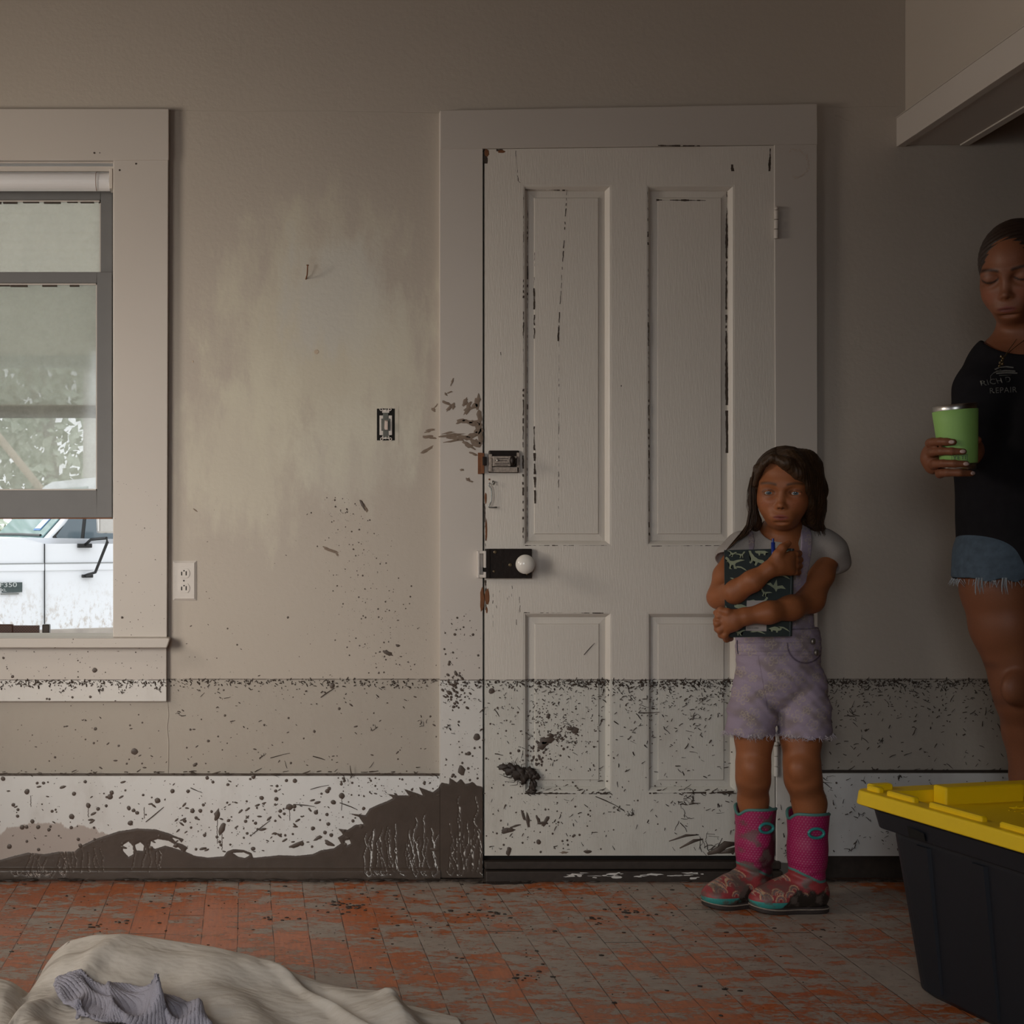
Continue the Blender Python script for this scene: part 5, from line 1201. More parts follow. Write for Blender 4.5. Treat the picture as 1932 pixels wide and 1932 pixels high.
def ocol(P):
    n = len(P); col = np.tile(LAV, (n, 1)); px = VX+P[:, 0]*F/(D+P[:, 1]); py = VY-(P[:, 2]-CZ)*F/(D+P[:, 1])
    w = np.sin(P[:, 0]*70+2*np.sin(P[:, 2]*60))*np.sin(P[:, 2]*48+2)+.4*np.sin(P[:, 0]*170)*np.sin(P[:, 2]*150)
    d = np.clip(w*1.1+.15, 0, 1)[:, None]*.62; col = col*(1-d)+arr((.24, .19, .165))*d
    for cx, cy, R_, ph in keep:
        u_ = (px-cx)/717; v_ = (py-cy)/717; r_ = np.hypot(u_, v_); s_ = r_ < R_*1.35
        if not s_.any(): continue
        th = np.arctan2(v_[s_], u_[s_])+ph; edge_ = R_*(.50+.62*np.abs(np.cos(2.5*th))); dd = np.minimum(np.abs(r_[s_]-edge_), np.abs(r_[s_]-R_*.30)*1.2); m_ = np.clip(1.35-dd/.0013, 0, 1)[:, None]*.75
        c_ = col[s_]; col[s_] = c_*(1-m_)+arr((.52, .44, .33))*m_
    for sy in (1213, 1229, 1236): m_ = np.clip(1.2-np.abs(py-sy)/1.1, 0, 1)[:, None]*.35; col = col*(1-m_)+arr((.14, .10, .13))*m_
    # fly and pocket seams
    m_ = (np.clip(1.2-np.abs(px-1431-(py-1240)*.18)/1.0, 0, 1)*((py > 1238) & (py < 1340)))[:, None]*.5; col = col*(1-m_)+arr((.13, .09, .13))*m_
    dp = np.abs(np.hypot((px-1520)/34, (py-1215)/36)-1)*34; m_ = (np.clip(1.6-dp/1.2, 0, 1)*((px < 1548) & (py > 1213)))[:, None]*.8; col = col*(1-m_)+arr((.07, .045, .08))*m_
    return col
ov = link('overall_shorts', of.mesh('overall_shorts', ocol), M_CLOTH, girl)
del bf, bx, bz_, s1, s2, s3, st_, zc_
bm = NB()                              # frayed hems
m_fray = simple('frayed_threads', (.48, .43, .46), .8)
for cx, r_, y0 in ((1414, .063, -.322), (1519, .068, -.345)):
    c0 = arr(gx(cx, 1386, y0))
    for k_ in range(150):
        a_ = rh.uniform(0, 2*math.pi); r2 = r_+rh.uniform(-.001, .003); z0 = at(0, 1384, -.33).z+rh.uniform(0, .006)
        p0 = Vector((c0[0]+r2*math.cos(a_), c0[1]+r2*math.sin(a_), z0)); l = rh.uniform(.006, .016)
        p1 = p0+Vector((rh.gauss(0, .004), rh.gauss(0, .004), -l*.5)); p2 = p1+Vector((rh.gauss(0, .005), rh.gauss(0, .005), -l*.5)); tube(bm, [p0, p1, p2], [.0007, .0006, .0003], 4)
obj('frayed_hem', bm, m_fray, ov)
for x, y in ((1535, 1210), (1541, 1231)):
    bm = NB(); c0 = Vector(gx(x, y, -.395)); lathe(bm, [(.0005, .003), (.005, .003), (.0078, .0015), (.0080, -.004)], 24, Matrix.Translation(c0) @ Matrix.Rotation(math.radians(40), 4, 'Z') @ Matrix.Rotation(math.pi/2, 4, 'X')); obj('metal_button', bm, simple('antique_metal', (.34, .31, .27), .4, .8, .4, 400, .4), ov, smooth=True)
bm = NB(); tube(bm, [gx(1391, 1208, -.415), gx(1391, 1222, -.418), gx(1392.5, 1234, -.415)], .0012, 5); obj('dark_belt_loop', bm, simple('navy_thread', (.02, .02, .06), .7), ov)
# ---- boots
MUDB = arr((.05, .036, .028)); MAG = arr((.38, .012, .10)); RED = arr((.33, .045, .05)); TEAL = arr((.05, .33, .30)); GREY = arr((.13, .10, .085))
def boot(name, c, ang, hgt, muddy, seed, pal, label=None, parent=None, scale=1.0):
    ca, sa = math.cos(ang), math.sin(ang); c = arr(c)
    Xd = arr((ca, sa, 0)); Yd = arr((-sa, ca, 0)); S_ = scale
    def P3(x, y, z): return c+S_*(x*Xd+y*Yd+arr((0, 0, z)))
    R3 = np.stack([Xd, Yd, arr((0, 0, 1))])
    lo = c+arr((-.24*S_, -.24*S_, -.004)); hi = c+arr((.24*S_, .24*S_, hgt+.03)); bt = Field(lo, hi, .0021*max(1, S_*.9))
    def E(x, y, z, a_, b_, c_, k=.02, op='u'): bt.ell(P3(x, y, z), (a_*S_, b_*S_, c_*S_), k, op, R3)
    hz = hgt/S_
    bt.cap(P3(0, 0, .06), P3(0, 0, hz-.10), .043*S_, .046*S_, .02); bt.cap(P3(0, 0, hz-.12), P3(-.002, 0, hz), .046*S_, .054*S_, .02)
    E(-.005, 0, .045, .052, .040, .048); E(.050, 0, .050, .052, .038, .042, .03); E(.085, 0, .038, .054, .043, .034, .03); E(.112, .004, .032, .046, .040, .028, .02)
    # open top with a dip in front
    bt.cap(P3(0, 0, hz-.045), P3(0, 0, hz+.08), .041*S_, .050*S_, .003, 's')
    g3 = [np.broadcast_to(v, bt.n) for v in (bt.ax[0][:, None, None], bt.ax[1][None, :, None], bt.ax[2][None, None, :])]
    lx = ((g3[0]-c[0])*Xd[0]+(g3[1]-c[1])*Xd[1])/S_; ly = ((g3[0]-c[0])*Yd[0]+(g3[1]-c[1])*Yd[1])/S_; lz = (g3[2]-c[2])/S_
    th = np.arctan2(ly, lx); top = hz-.019*np.exp(-(th/.42)**2)-.010*np.exp(-((np.abs(th)-math.pi)/.5)**2)
    bt.a = np.maximum(bt.a, ((lz-top)*S_).astype(np.float32)); bt.a = np.maximum(bt.a, ((.006-lz)*S_).astype(np.float32))
    bt.a += (.0009*np.sin(lz*260+2*np.sin(lx*60))*np.exp(-((lz-.10)/.03)**2)).astype(np.float32)
    rr_ = np.random.default_rng(seed); RB = [(rr_.uniform(-.05, .15), rr_.choice([-1, 1]), rr_.uniform(.035, .10), rr_.uniform(.009, .016)) for _ in range(26)]
    def bcol(P):
        q = (P-c)/S_; x = q @ Xd; y = q @ Yd; z = q[:, 2]; n = len(P); col = np.tile(pal['shaft'], (n, 1))
        th_ = np.arctan2(y, x)
        if pal.get('dots'):
            u_ = th_*.046/.0075; v_ = z/.0065; v0 = np.floor(v_); uu = (u_+.5*(v0 % 2)) % 1-.5; vv = v_-v0-.5; d_ = np.hypot(uu*.0075, vv*.0065); m_ = np.clip(1.6-d_/.0011, 0, 1)[:, None]*.55; col = col*(1-m_)+arr((.62, .33, .42))*m_
        split = .105-.55*np.clip(.035-x, 0, .10)*.6 - .0; split = .113-.028*np.clip((.045-x)/.06, 0, 1)
        foot = z < split; col[foot] = pal['foot']
        if pal.get('dots'):
            for bx_, sd, bz2, R_ in RB:
                # arcs of little rainbows drawn on the side and the instep
                u_ = x-bx_; v_ = z-bz2; r_ = np.hypot(u_, v_); s_ = foot & (r_ < R_*1.15) & (v_ > -.002) & ((y*sd > -.008))
                if not s_.any(): continue
                rr2 = r_[s_]/R_; cc = col[s_]
                cc[(rr2 > .86) & (rr2 < 1.05)] = (.55, .36, .22); cc[(rr2 > .62) & (rr2 < .76)] = (.16, .20, .20); cc[(rr2 > .36) & (rr2 < .52)] = (.50, .30, .22); col[s_] = cc
        pip = np.abs(z-split) < .0035; col[pip] = pal['pipe']
        band = (z < .034) & (x > .02); col[band] = pal['band']; col[(z < .040) & (x <= .02)] = pal['heel']
        w = np.sin(x*90+seed)*np.sin(z*70+y*50+seed)+.5*np.sin(x*190+2*seed+y*80)*np.sin(z*170+1)+.35*rr_.normal(size=n)*.5
        # mud: black round the heel and the instep crease, grey dust above
        hl = np.clip((.062-z+.012*w-1.1*np.clip(x-.045, 0, 1)-.1*np.clip(-.02-x, -1, 1))*120, 0, 1)*pal['mud']; col = col*(1-hl[:, None])+MUDB*.55*hl[:, None]
        if muddy: h2 = np.clip((-(x+.002)*22+.8-np.abs(z-.11)*7+.3*w)*2, 0, 1)[:, None]*.85; col = col*(1-h2)+MUDB*.5*h2
        gd = np.clip((w-.35+(.3 if muddy else -.05)-(z > .17)*(0 if muddy else .6)-(z > split)*(.15 if muddy else .75))*3, 0, 1)[:, None]*.75*pal['mud']; col = col*(1-gd)+GREY*gd
        gi = np.clip(1-np.hypot((x-.085)/.05, (z-.072)/.022)+.3*w, 0, 1)[:, None]*.8*pal['mud']; col = col*(1-gi)+GREY*.8*gi
        return col
    b = link(name, bt.mesh(name, bcol), M_BOOT, parent)
    del g3, lx, ly, lz
    if label: b['label'] = label
    bm = NB()
    pts = []
    for k_ in range(41):
        t = 2*math.pi*k_/40-math.pi; zz = hz-.019*math.exp(-(t/.42)**2)-.010*math.exp(-((abs(t)-math.pi)/.5)**2); pts.append(tuple(P3(.0515*math.cos(t)-.002, .0515*math.sin(t), zz)))
    tube(bm, pts, .0042*S_, 8, False); obj('top_piping', bm, pal['m_pipe'], b, smooth=True)
    # sole
    sl_ = NB(); ol = [(-.056, 0), (-.052, .022), (-.036, .036), (0, .040), (.04, .036), (.08, .043), (.108, .044), (.135, .036), (.152, .018), (.158, 0)]
    ol = ol+[(x, -y) for x, y in ol[-2:0:-1]]
    for _r in range(2):
        ol = [q_ for a_, b_ in zip(ol, ol[1:]+ol[:1]) for q_ in ((.75*a_[0]+.25*b_[0], .75*a_[1]+.25*b_[1]), (.25*a_[0]+.75*b_[0], .25*a_[1]+.75*b_[1]))]
    lv = [(.96, .0), (.985, .003), (.985, .014), (.95, .018)]
    rings = [[sl_.verts.new(tuple(P3(.06+(x-.06)*q, y*q, z+(.008*max(0, (x-.08)/.08)**2)))) for x, y in ol] for q, z in lv]
    for a_, b2 in zip(rings, rings[1:]):
        for k_ in range(len(ol)): sl_.faces.new((a_[k_], a_[(k_+1) % len(ol)], b2[(k_+1) % len(ol)], b2[k_]))
    sl_.faces.new(rings[0][::-1]); sl_.faces.new(rings[-1]); so = obj('sole', sl_, pal['m_sole'], b, smooth=False)
    bm = NB(); tube(bm, [tuple(P3(.06+(x-.06)*.988, y*.988, .0125+(.008*max(0, (x-.08)/.08)**2))) for x, y in ol if x > .03 or 1][:], .0016*S_, 6, False); obj('sole_line', bm, simple('cream_sole_line', (.30, .24, .19), .7, 0, .5, 80), b)
    if pal.get('handle'):
        for sd in (1, -1):
            bm = NB(); pts = [tuple(P3(.020*math.cos(t), sd*(.0525+.0*abs(math.cos(t))), hz-.047+.012*math.sin(t))) for t in [2*math.pi*k_/28 for k_ in range(29)]]
            tube(bm, pts, .0040*S_, 8, False); obj('pull_handle', bm, pal['m_handle'], b, smooth=True)
    return b
m_pipe = simple('teal_piping', (.075, .20, .18), .5, 0, .3); m_hand = simple('teal_handle', (.03, .24, .23), .4); m_sole = simple('muddy_rubber_sole', (.035, .024, .02), .7, 0, .6, 60)
pal = dict(shaft=MAG, foot=RED, pipe=arr((.09, .25, .22)), band=TEAL, heel=MUDB, mud=1.0, dots=True, m_pipe=m_pipe, m_handle=m_hand, m_sole=m_sole, handle=True)
b1 = boot('boot', (at(1526, 1722, -.355).x, -.345, 0), math.radians(183), .262, False, 3, pal, 'cleaner pink boot with teal handle', girl)
b2 = boot('boot', (at(1424, 1700, -.285).x, -.285, 0), math.radians(194), .262, True, 5, pal, 'muddier pink boot', girl)
# ---- notebook and pen
nb = empty('notebook', gx(1430, 1200, -.41), 'dark green notebook with pale dinosaur print hugged in the child\'s arms', 'notebook')
m_cov = simple('dark_green_cover', (.028, .040, .040), .5, 0, .15); yb0, yb1 = -.428, -.414
c00, c10, c11, c01 = (1366.5, 1038), (1493, 1034.5), (1489, 1200.5), (1368.5, 1203)
def slab(bm, y0, y1, ins=0):
    pl = [(c00[0]+ins, c00[1]+ins), (c10[0]-ins, c10[1]+ins), (c11[0]-ins, c11[1]-ins), (c01[0]+ins, c01[1]-ins)]
    A = [bm.verts.new(gx(x, y, y0)) for x, y in pl]; Bq = [bm.verts.new((v.co.x, y1, v.co.z)) for v in A]
    bm.faces.new(A[::-1]); bm.faces.new(Bq)
    for k_ in range(4): bm.faces.new((A[k_], A[(k_+1) % 4], Bq[(k_+1) % 4], Bq[k_]))
bm = NB(); slab(bm, yb0, yb0+.002); obj('front_cover', bm, m_cov, nb)
bm = NB(); slab(bm, yb0+.002, yb1-.002, 2); obj('pages', bm, simple('cream_pages', (.5, .46, .38), .8), nb)
bm = NB(); slab(bm, yb1-.002, yb1); obj('back_cover', bm, m_cov, nb)
bm = NB(); tube(bm, [gx(1493, 1035, (yb0+yb1)/2), gx(1489, 1200, (yb0+yb1)/2)], .0072, 12); obj('spine', bm, m_cov, nb)
m_dino = simple('pale_green_print', (.34, .38, .25), .6, 0, .2, 300)
bm = NB()
DINO = {  # long-necked grazer, biped runner, flyer, fronds; outlines in units of their length
 'sauropod': [(0, 0), (.10, -.10), (.16, -.14), (.12, -.02), (.22, .12), (.42, .20), (.62, .22), (.80, .16), (1.0, .22), (.82, .32), (.66, .34), (.66, .52), (.58, .52), (.56, .38), (.44, .38), (.42, .54), (.34, .54), (.32, .34), (.18, .26), (.06, .08)],
 'runner': [(0, 0), (.12, -.06), (.24, .02), (.30, .12), (.46, .12), (.60, .06), (.80, .0), (1.0, .02), (.78, .10), (.62, .18), (.56, .26), (.60, .40), (.68, .46), (.54, .48), (.48, .30), (.40, .30), (.36, .44), (.44, .50), (.30, .50), (.30, .28), (.22, .18), (.14, .20), (.18, .12), (.06, .06)],
 'flyer': [(0, .1), (.2, .0), (.36, .12), (.46, -.22), (.56, .10), (.80, .02), (1.0, .16), (.76, .18), (.6, .24), (.56, .40), (.44, .26), (.22, .16)],
 'horned': [(0, .16), (.06, .02), (.12, .10), (.20, -.04), (.32, .02), (.52, .0), (.74, .08), (1.0, .20), (.80, .24), (.76, .40), (.66, .40), (.62, .28), (.40, .30), (.38, .42), (.28, .42), (.26, .28), (.12, .26)],
 'frond': [(0, 0), (.2, -.10), (.45, -.12), (.75, -.02), (1.0, .14), (.72, .06), (.45, -.02), (.2, .02)]}
def dino(kind, x, y, s_, ang=0, flip=1):
    pts = DINO[kind]; ca, sa = math.cos(ang), math.sin(ang); vs = []
    for u_, v_ in pts:
        u_ = (u_-.5)*flip*s_; v_ = (v_-.15)*s_; X_, Y_ = x+u_*ca-v_*sa, y+u_*sa+v_*ca
        vs.append((min(1491, max(1368.5, X_)), min(1199, max(1039, Y_))))
    P_ = [bm.verts.new(gx(a_, b_, yb0-.0006)) for a_, b_ in vs]
    bm.faces.new(P_)
for k_, x, y, s_, a_, fl in (('sauropod', 1428, 1050, 44, .5, 1), ('runner', 1385, 1060, 40, .1, 1), ('runner', 1380, 1043, 20, .3, -1), ('horned', 1437, 1041, 26, .0, 1), ('frond', 1398, 1076, 26, .2, 1), ('runner', 1397, 1046, 20, -.2, -1), ('flyer', 1464, 1107, 38, .2, 1), ('runner', 1445, 1118, 24, .3, 1), ('sauropod', 1432, 1132, 34, .1, -1), ('frond', 1477, 1092, 30, .1, 1), ('horned', 1398, 1144, 26, 0, 1), ('runner', 1375, 1150, 22, .4, 1), ('frond', 1400, 1130, 26, -.3, 1), ('frond', 1478, 1190, 26, .2, 1), ('horned', 1462, 1186, 26, .1, -1), ('runner', 1396, 1192, 24, 0, 1), ('frond', 1430, 1197, 30, 0, 1), ('flyer', 1480, 1150, 28, .9, 1), ('sauropod', 1478, 1040, 22, .1, -1), ('runner', 1483, 1133, 18, .1, 1), ('frond', 1385, 1098, 22, .5, 1), ('runner', 1410, 1109, 20, .1, 1)):
    dino(k_, x, y, s_, a_, fl)
bmesh.ops.triangulate(bm, faces=bm.faces[:]); obj('dinosaur_print', bm, m_dino, nb)
bm = NB(); P_ = [gx(x, y, yb0-.0012) for x, y in ((1409, 1133), (1447, 1133), (1446, 1191), (1407, 1190))]; quad(bm, *P_[::-1]); lb = obj('white_sticker', bm, simple('sticker_paper', (.50, .45, .42), .7), nb)
for s_, x, y, z in (('MADE IN CHINA', 1420, 1185, .0042),):
    text_mesh('sticker_print', s_, z, M_IRON, lb, Matrix.Translation(gx(x, y, yb0-.0018)) @ Matrix.Rotation(math.pi/2, 4, 'X'), .0001)
pn = empty('pen', gx(1459, 1025, -.44), 'blue pen held upright behind the child\'s thumb on the notebook', 'pen')
mb_ = simple('blue_plastic', (.01, .03, .22), .3)
bm = NB(); tube(bm, [gx(1459, 1075, -.438), gx(1458.5, 1023, -.438)], [.0045, .0050], 12); obj('pen_barrel', bm, mb_, pn, smooth=True)
bm = NB(); tube(bm, [gx(1458.5, 1024, -.438), gx(1458.3, 1016, -.438)], .0030, 10); obj('pen_button', bm, mb_, pn)
# ================================================================= THE WOMAN
WY = -.62
def wp(px, py, y=WY): return tuple(at(px, py, y))
HWm = Head(wp(1916, 514, -.62), (-.66, -.70, -.26), (.05, .05, 1.0), .240)
f = Field((at(1735, 0, -.85).x, -.87, .25), (at(2085, 0, -.4).x, -.40, 1.79), .0032)
HWm.build(f, wide=.92, eyes=-.01, nose_l=.165, mouth=-.315, jaw=1.0, eo=.1)
f.cap(wp(1926, 560, -.60), wp(1934, 640, -.585), .052, .054, .03); f.cap(wp(1934, 640, -.585), wp(1936, 680, -.58), .058, .08, .03)
f.cap(wp(1880, 690, -.58), wp(1992, 690, -.58), .055, .055, .04); f.cap(wp(1936, 720, -.57), wp(1932, 880, -.57), .12, .10, .05, 'u', 1.35); f.cap(wp(1932, 880, -.57), wp(1925, 1050, -.57), .10, .13, .05, 'u', 1.25)
# cup axis
CY = -.76
def cx_(py): return at(1801+(py-764)*.075, py, CY)
def cr_(py): t = (py-764)/124; return .0492*(1-t)+.0375*t
def cyl(th, py, rad):
    c = cx_(py); t = math.radians(th); return (c.x-rad*math.sin(t), c.y-rad*math.cos(t), c.z)
# near arm (viewer's left): upper arm, forearm to the cup
f.chain([wp(1872, 700, -.60), wp(1850, 770, -.60), wp(1842, 832, -.62)], [.050, .044, .038], .02)
f.chain([wp(1842, 832, -.62), wp(1822, 852, -.66), cyl(172, 866, .072)], [.038, .034, .024], .02)
f.cap(cyl(172, 866, .072), cyl(140, 862, .062), .024, .024, .015); f.cap(cyl(140, 848, .060), cyl(140, 880, .060), .017, .017, .015)
for py, tip, pr in ((835, 36, 0), (853, 14, 0), (876, 8, 0), (893, -18, -.012)):
    R_ = cr_(min(py, 880))+.0085+pr
    f.chain([cyl(150, (py+864)/2, R_+.006), cyl(118, py, R_+.006), cyl(95, py-1, R_+.004), cyl(70, py-1, R_+.001), cyl((tip+70)/2, py, R_), cyl(tip, py+1, R_-.001)], [.0125, .0110, .0102, .0094, .0088, .0072], .003)
f.chain([cyl(165, 850, .066), cyl(200, 838, cr_(838)+.012), cyl(235, 832, cr_(832)+.010), cyl(262, 830, cr_(830)+.009)], [.016, .012, .011, .009], .006)
# far arm hanging
f.chain([wp(1996, 700, -.58), wp(2030, 850, -.57), wp(2030, 960, -.62), wp(2010, 1050, -.66)], [.05, .042, .036, .024], .02)
f.cap(wp(2010, 1050, -.66), wp(2005, 1090, -.68), .026, .03, .01, 'u', 1.5)
for q in range(4): f.chain([wp(1996+q*7, 1095, -.68+q*.004), wp(1993+q*7, 1122, -.69+q*.004), wp(1996+q*6, 1142-abs(q-1.3)*5, -.68)], [.010, .0092, .0078], .003)
f.chain([wp(1995, 1072, -.69), wp(1984, 1095, -.71), wp(1984, 1115, -.71)], [.012, .010, .008], .006)
# legs
f.chain([wp(1886, 1060, -.58), wp(1888, 1110, -.585), wp(1899, 1180, -.59), wp(1918, 1285, -.60), wp(1926, 1318, -.60), wp(1941, 1380, -.57), wp(1950, 1470, -.56), wp(1956, 1600, -.56)], [.100, .088, .080, .056, .055, .056, .050, .036], .02)
f.chain([wp(1988, 1060, -.56), wp(1992, 1110, -.56), wp(1998, 1200, -.56), wp(2004, 1300, -.57), wp(2008, 1390, -.54), wp(2010, 1600, -.53)], [.100, .088, .074, .055, .055, .036], .02)
f.ell(wp(1917, 1300, -.655), (.035, .02, .04), .02)
WS = (.24, .088, .042)
def wcol(P):
    col = np.tile(arr(WS), (len(P), 1)); w = .5+.5*np.sin(P[:, 0]*50+2*np.sin(P[:, 2]*40))*np.sin(P[:, 2]*45); col *= (1-.1*w)[:, None]
    L_ = HWm.loc(P); hd = (L_[:, 2] > -.5) & (np.abs(L_[:, 0]) < .5) & (np.abs(L_[:, 1]) < .6) & (P[:, 2] > 1.4)
    sub = col[hd]; HWm.face_colour(P[hd], sub, (.18, .04, .035), (.018, .008, .005), browz=.065, eyes=-.01, mouth=-.315, eo=.1, brow_t=.019); col[hd] = sub
    # bruised knee
    for a, b, r in ((1894, 1260, .014), (1913, 1330, .02)):
        c = arr(wp(a, b, -.67)); d = np.hypot(P[:, 0]-c[0], P[:, 2]-c[2]); m_ = np.clip(1-d/r, 0, 1)[:, None]*.5; col = col*(1-m_)+arr((.08, .03, .02))*m_
    return col
woman = empty('person', wp(1945, 1770, -.57), 'woman in black tee and denim shorts looking down, holding a green tumbler', 'person')
link('body', f.mesh('body', wcol), M_SKIN, woman)
# fingernails
m_nail = simple('pale_nails', (.50, .36, .32), .25, 0, .03)
for py, tip in ((835, 36), (853, 14), (876, 8), (893, -18)):
    R_ = cr_(min(py, 880))+.0085+(-.012 if py == 893 else 0)
    bm = NB(); c = Vector(cyl(tip+3, py+1, R_+.0062)); th = math.radians(tip); MN = Matrix.Translation(c) @ Matrix.Rotation(-th, 4, 'Z') @ Matrix.Diagonal((.0068, .0018, .0048, 1)); bmesh.ops.create_icosphere(bm, subdivisions=2, radius=1, matrix=MN); obj('fingernail', bm, m_nail, woman, smooth=True)
# hair pulled back
H_ = .240
hf = Field((at(1845, 0, -.8).x, -.80, 1.40), (at(2010, 0, -.4).x, -.34, 1.80), .003)
hf.ell(HWm.p(0, -.10, .115), (.350*H_, .43*H_, .415*H_), .01, 'u', HWm.M)
hf.ell(HWm.p(0, -.53, .22), (.15*H_, .13*H_, .15*H_), .03, 'u', HWm.M)
hf.ell(HWm.p(0, .43, -.20), (.315*H_, .40*H_, .43*H_), .012, 's', HWm.M)
hf.ell(HWm.p(0, -.10, -.42), (.5*H_, .5*H_, .30*H_), .02, 's', HWm.M)
g_ = np.meshgrid(*[a_.astype(np.float32) for a_ in hf.ax], indexing='ij'); hf.a += (.0012*np.sin(g_[2]*520+4*np.sin(g_[0]*30)+g_[1]*200)).astype(np.float32); del g_
m_dh = simple('dark_hair', (.022, .011, .007), .45, 0, .5, 90, .4)
wh = link('hair', hf.mesh('hair'), m_dh, woman)
# black tee
m_bt = simple('black_cotton', (.013, .012, .014), .95, 0, .3, 40, .15, .1)
tf = Field((at(1780, 0, -.8).x, -.82, .83), (at(2100, 0, -.4).x, -.36, 1.50), .0034)
tf.cap(wp(1884, 690, -.58), wp(1990, 690, -.58), .064, .064, .04)
tf.cap(wp(1936, 725, -.575), wp(1930, 870, -.575), .135, .150, .05, 'u', 1.25); tf.cap(wp(1930, 870, -.575), wp(1932, 1130, -.575), .150, .158, .04, 'u', 1.2)
tf.chain([wp(1880, 696, -.585), wp(1856, 740, -.60), wp(1845, 800, -.615), wp(1838, 842, -.63)], [.064, .064, .058, .050], .03)
tf.chain([wp(1992, 696, -.585), wp(2018, 745, -.58), wp(2032, 800, -.58)], [.064, .062, .066], .03)
tf.cap(wp(1822, 858, -.67), wp(1808, 880, -.72), .036, .05, .004, 's'); tf.cap(wp(2034, 816, -.58), wp(2036, 880, -.58), .058, .09, .004, 's')
zg = tf.ax[2][None, None, :]; xg = tf.ax[0][:, None, None]; yg = tf.ax[1][None, :, None]
tf.a = np.maximum(tf.a, (WZ(1083)-.045+.008*np.sin(xg*14)-zg+.0*yg).astype(np.float32)*.0+((at(0, 1083, WY).z-.0+.012*np.cos((xg-1.88)*18))-zg+0*yg).astype(np.float32))
tf.ell(wp(1922, 640, -.62), (.072, .10, .05), .01, 's'); tf.cap(wp(1930, 560, -.60), wp(1934, 650, -.59), .057, .060, .01, 's')
tf.a += (.003*np.sin(xg*38+zg*22)*np.sin(zg*17-1)*(1+0*yg)).astype(np.float32)
wt = link('tee_shirt', tf.mesh('tee_shirt'), m_bt, woman)
# writing and emblem on the chest, laid on the cloth
m_pr = simple('faded_print', (.16, .155, .14), .8, 0, .4, 300)
def front_y(x, z):
    ix = int((x-tf.lo[0])/tf.h); iz = int((z-tf.lo[2])/tf.h)
    if not (0 <= ix < tf.n[0] and 0 <= iz < tf.n[2]): return -.73
    c = np.where(tf.a[ix, :, iz] < 0)[0]
    return tf.lo[1]+tf.h*(c[0] if len(c) else 30)
def lay(o, off=.004):
    for v in o.data.vertices: v.co.y = front_y(v.co.x, v.co.z)-off+(v.co.y)*0
def chest_text(s_, px, py, size, rot=0):
    c = bpy.data.curves.new('t', 'FONT'); c.body = s_; c.size = size; c.align_x = 'LEFT'; c.space_character = 1.1
    o = bpy.data.objects.new('t', c); COL.objects.link(o); me = bpy.data.meshes.new_from_object(o.evaluated_get(bpy.context.evaluated_depsgraph_get())); bpy.data.objects.remove(o)
    p = Vector(wp(px, py, -.74)); me.transform(Matrix.Translation(p) @ Matrix.Rotation(rot, 4, 'Y') @ Matrix.Rotation(math.pi/2, 4, 'X')); me.materials.clear(); me.name = 'shirt_lettering'
    o = link('shirt_lettering', me, m_pr, wt); lay(o)
chest_text('RICH D', 1884, 722, .019, -.14); chest_text('REPAIR', 1896, 737, .019, -.04)
bm = NB()
def ln(pts, w): tube(bm, [wp(a, b, -.74) for a, b in pts], w, 5)
ln([(1900, 712), (1901, 703), (1908, 697), (1916, 693), (1922, 690)], .0012); ln([(1912, 690), (1920, 686), (1932, 685), (1944, 687)], .0016); ln([(1914, 694), (1930, 693), (1946, 694)], .0022); ln([(1912, 698), (1930, 697), (1950, 698)], .0018); ln([(1916, 702), (1940, 701)], .0012)
o = obj('shirt_emblem', bm, m_pr, wt); lay(o, .004)
# denim shorts
m_dn = simple('faded_denim', (.06, .09, .125), .85, 0, .5, 60, .3)
df_ = Field((at(1780, 0, -.8).x, -.76, .82), (at(2080, 0, -.4).x, -.38, 1.10), .0034)
df_.cap(wp(1925, 1000, -.57), wp(1932, 1050, -.57), .135, .150, .03, 'u', 1.2)
df_.cap(wp(1888, 1050, -.58), wp(1886, 1096, -.585), .108, .108, .02); df_.cap(wp(1990, 1050, -.56), wp(1992, 1096, -.56), .106, .104, .02)
df_.cap(wp(1886, 1092, -.585), wp(1887, 1150, -.585), .100, .112, .003, 's'); df_.cap(wp(1992, 1092, -.56), wp(1992, 1150, -.56), .098, .112, .003, 's')
zg = df_.ax[2][None, None, :]; xg = df_.ax[0][:, None, None]; df_.a = np.maximum(df_.a, (at(0, 1093, WY).z+.004*np.sin(xg*120)-zg+0*df_.ax[1][None, :, None]).astype(np.float32))
dn = link('denim_shorts', df_.mesh('denim_shorts'), m_dn, woman)
bm = NB(); rw = random.Random(2)
for k_ in range(130):
    a_ = rw.uniform(0, 6.28); c0 = arr(wp(1886, 1092, -.585)); r2 = .106; p0 = Vector((c0[0]+r2*math.cos(a_), c0[1]+r2*math.sin(a_), c0[2])); l = rw.uniform(.008, .02); p1 = p0+Vector((rw.gauss(0, .005), rw.gauss(0, .004), -l)); tube(bm, [p0, p1], [.001, .0004], 4)
for x0 in (1844, 1848, 1852, 1893, 1898):
    for k_ in range(3): o_ = rw.uniform(-2, 2); tube(bm, [wp(x0+o_, 1090, -.70), wp(x0+o_*1.5-1, 1104, -.70), wp(x0+o_-3+rw.uniform(0, 6), 1116+rw.uniform(0, 8), -.695)], [.0012, .001, .0005], 4)
obj('frayed_hem', bm, simple('pale_denim_threads', (.30, .33, .36), .8), dn)
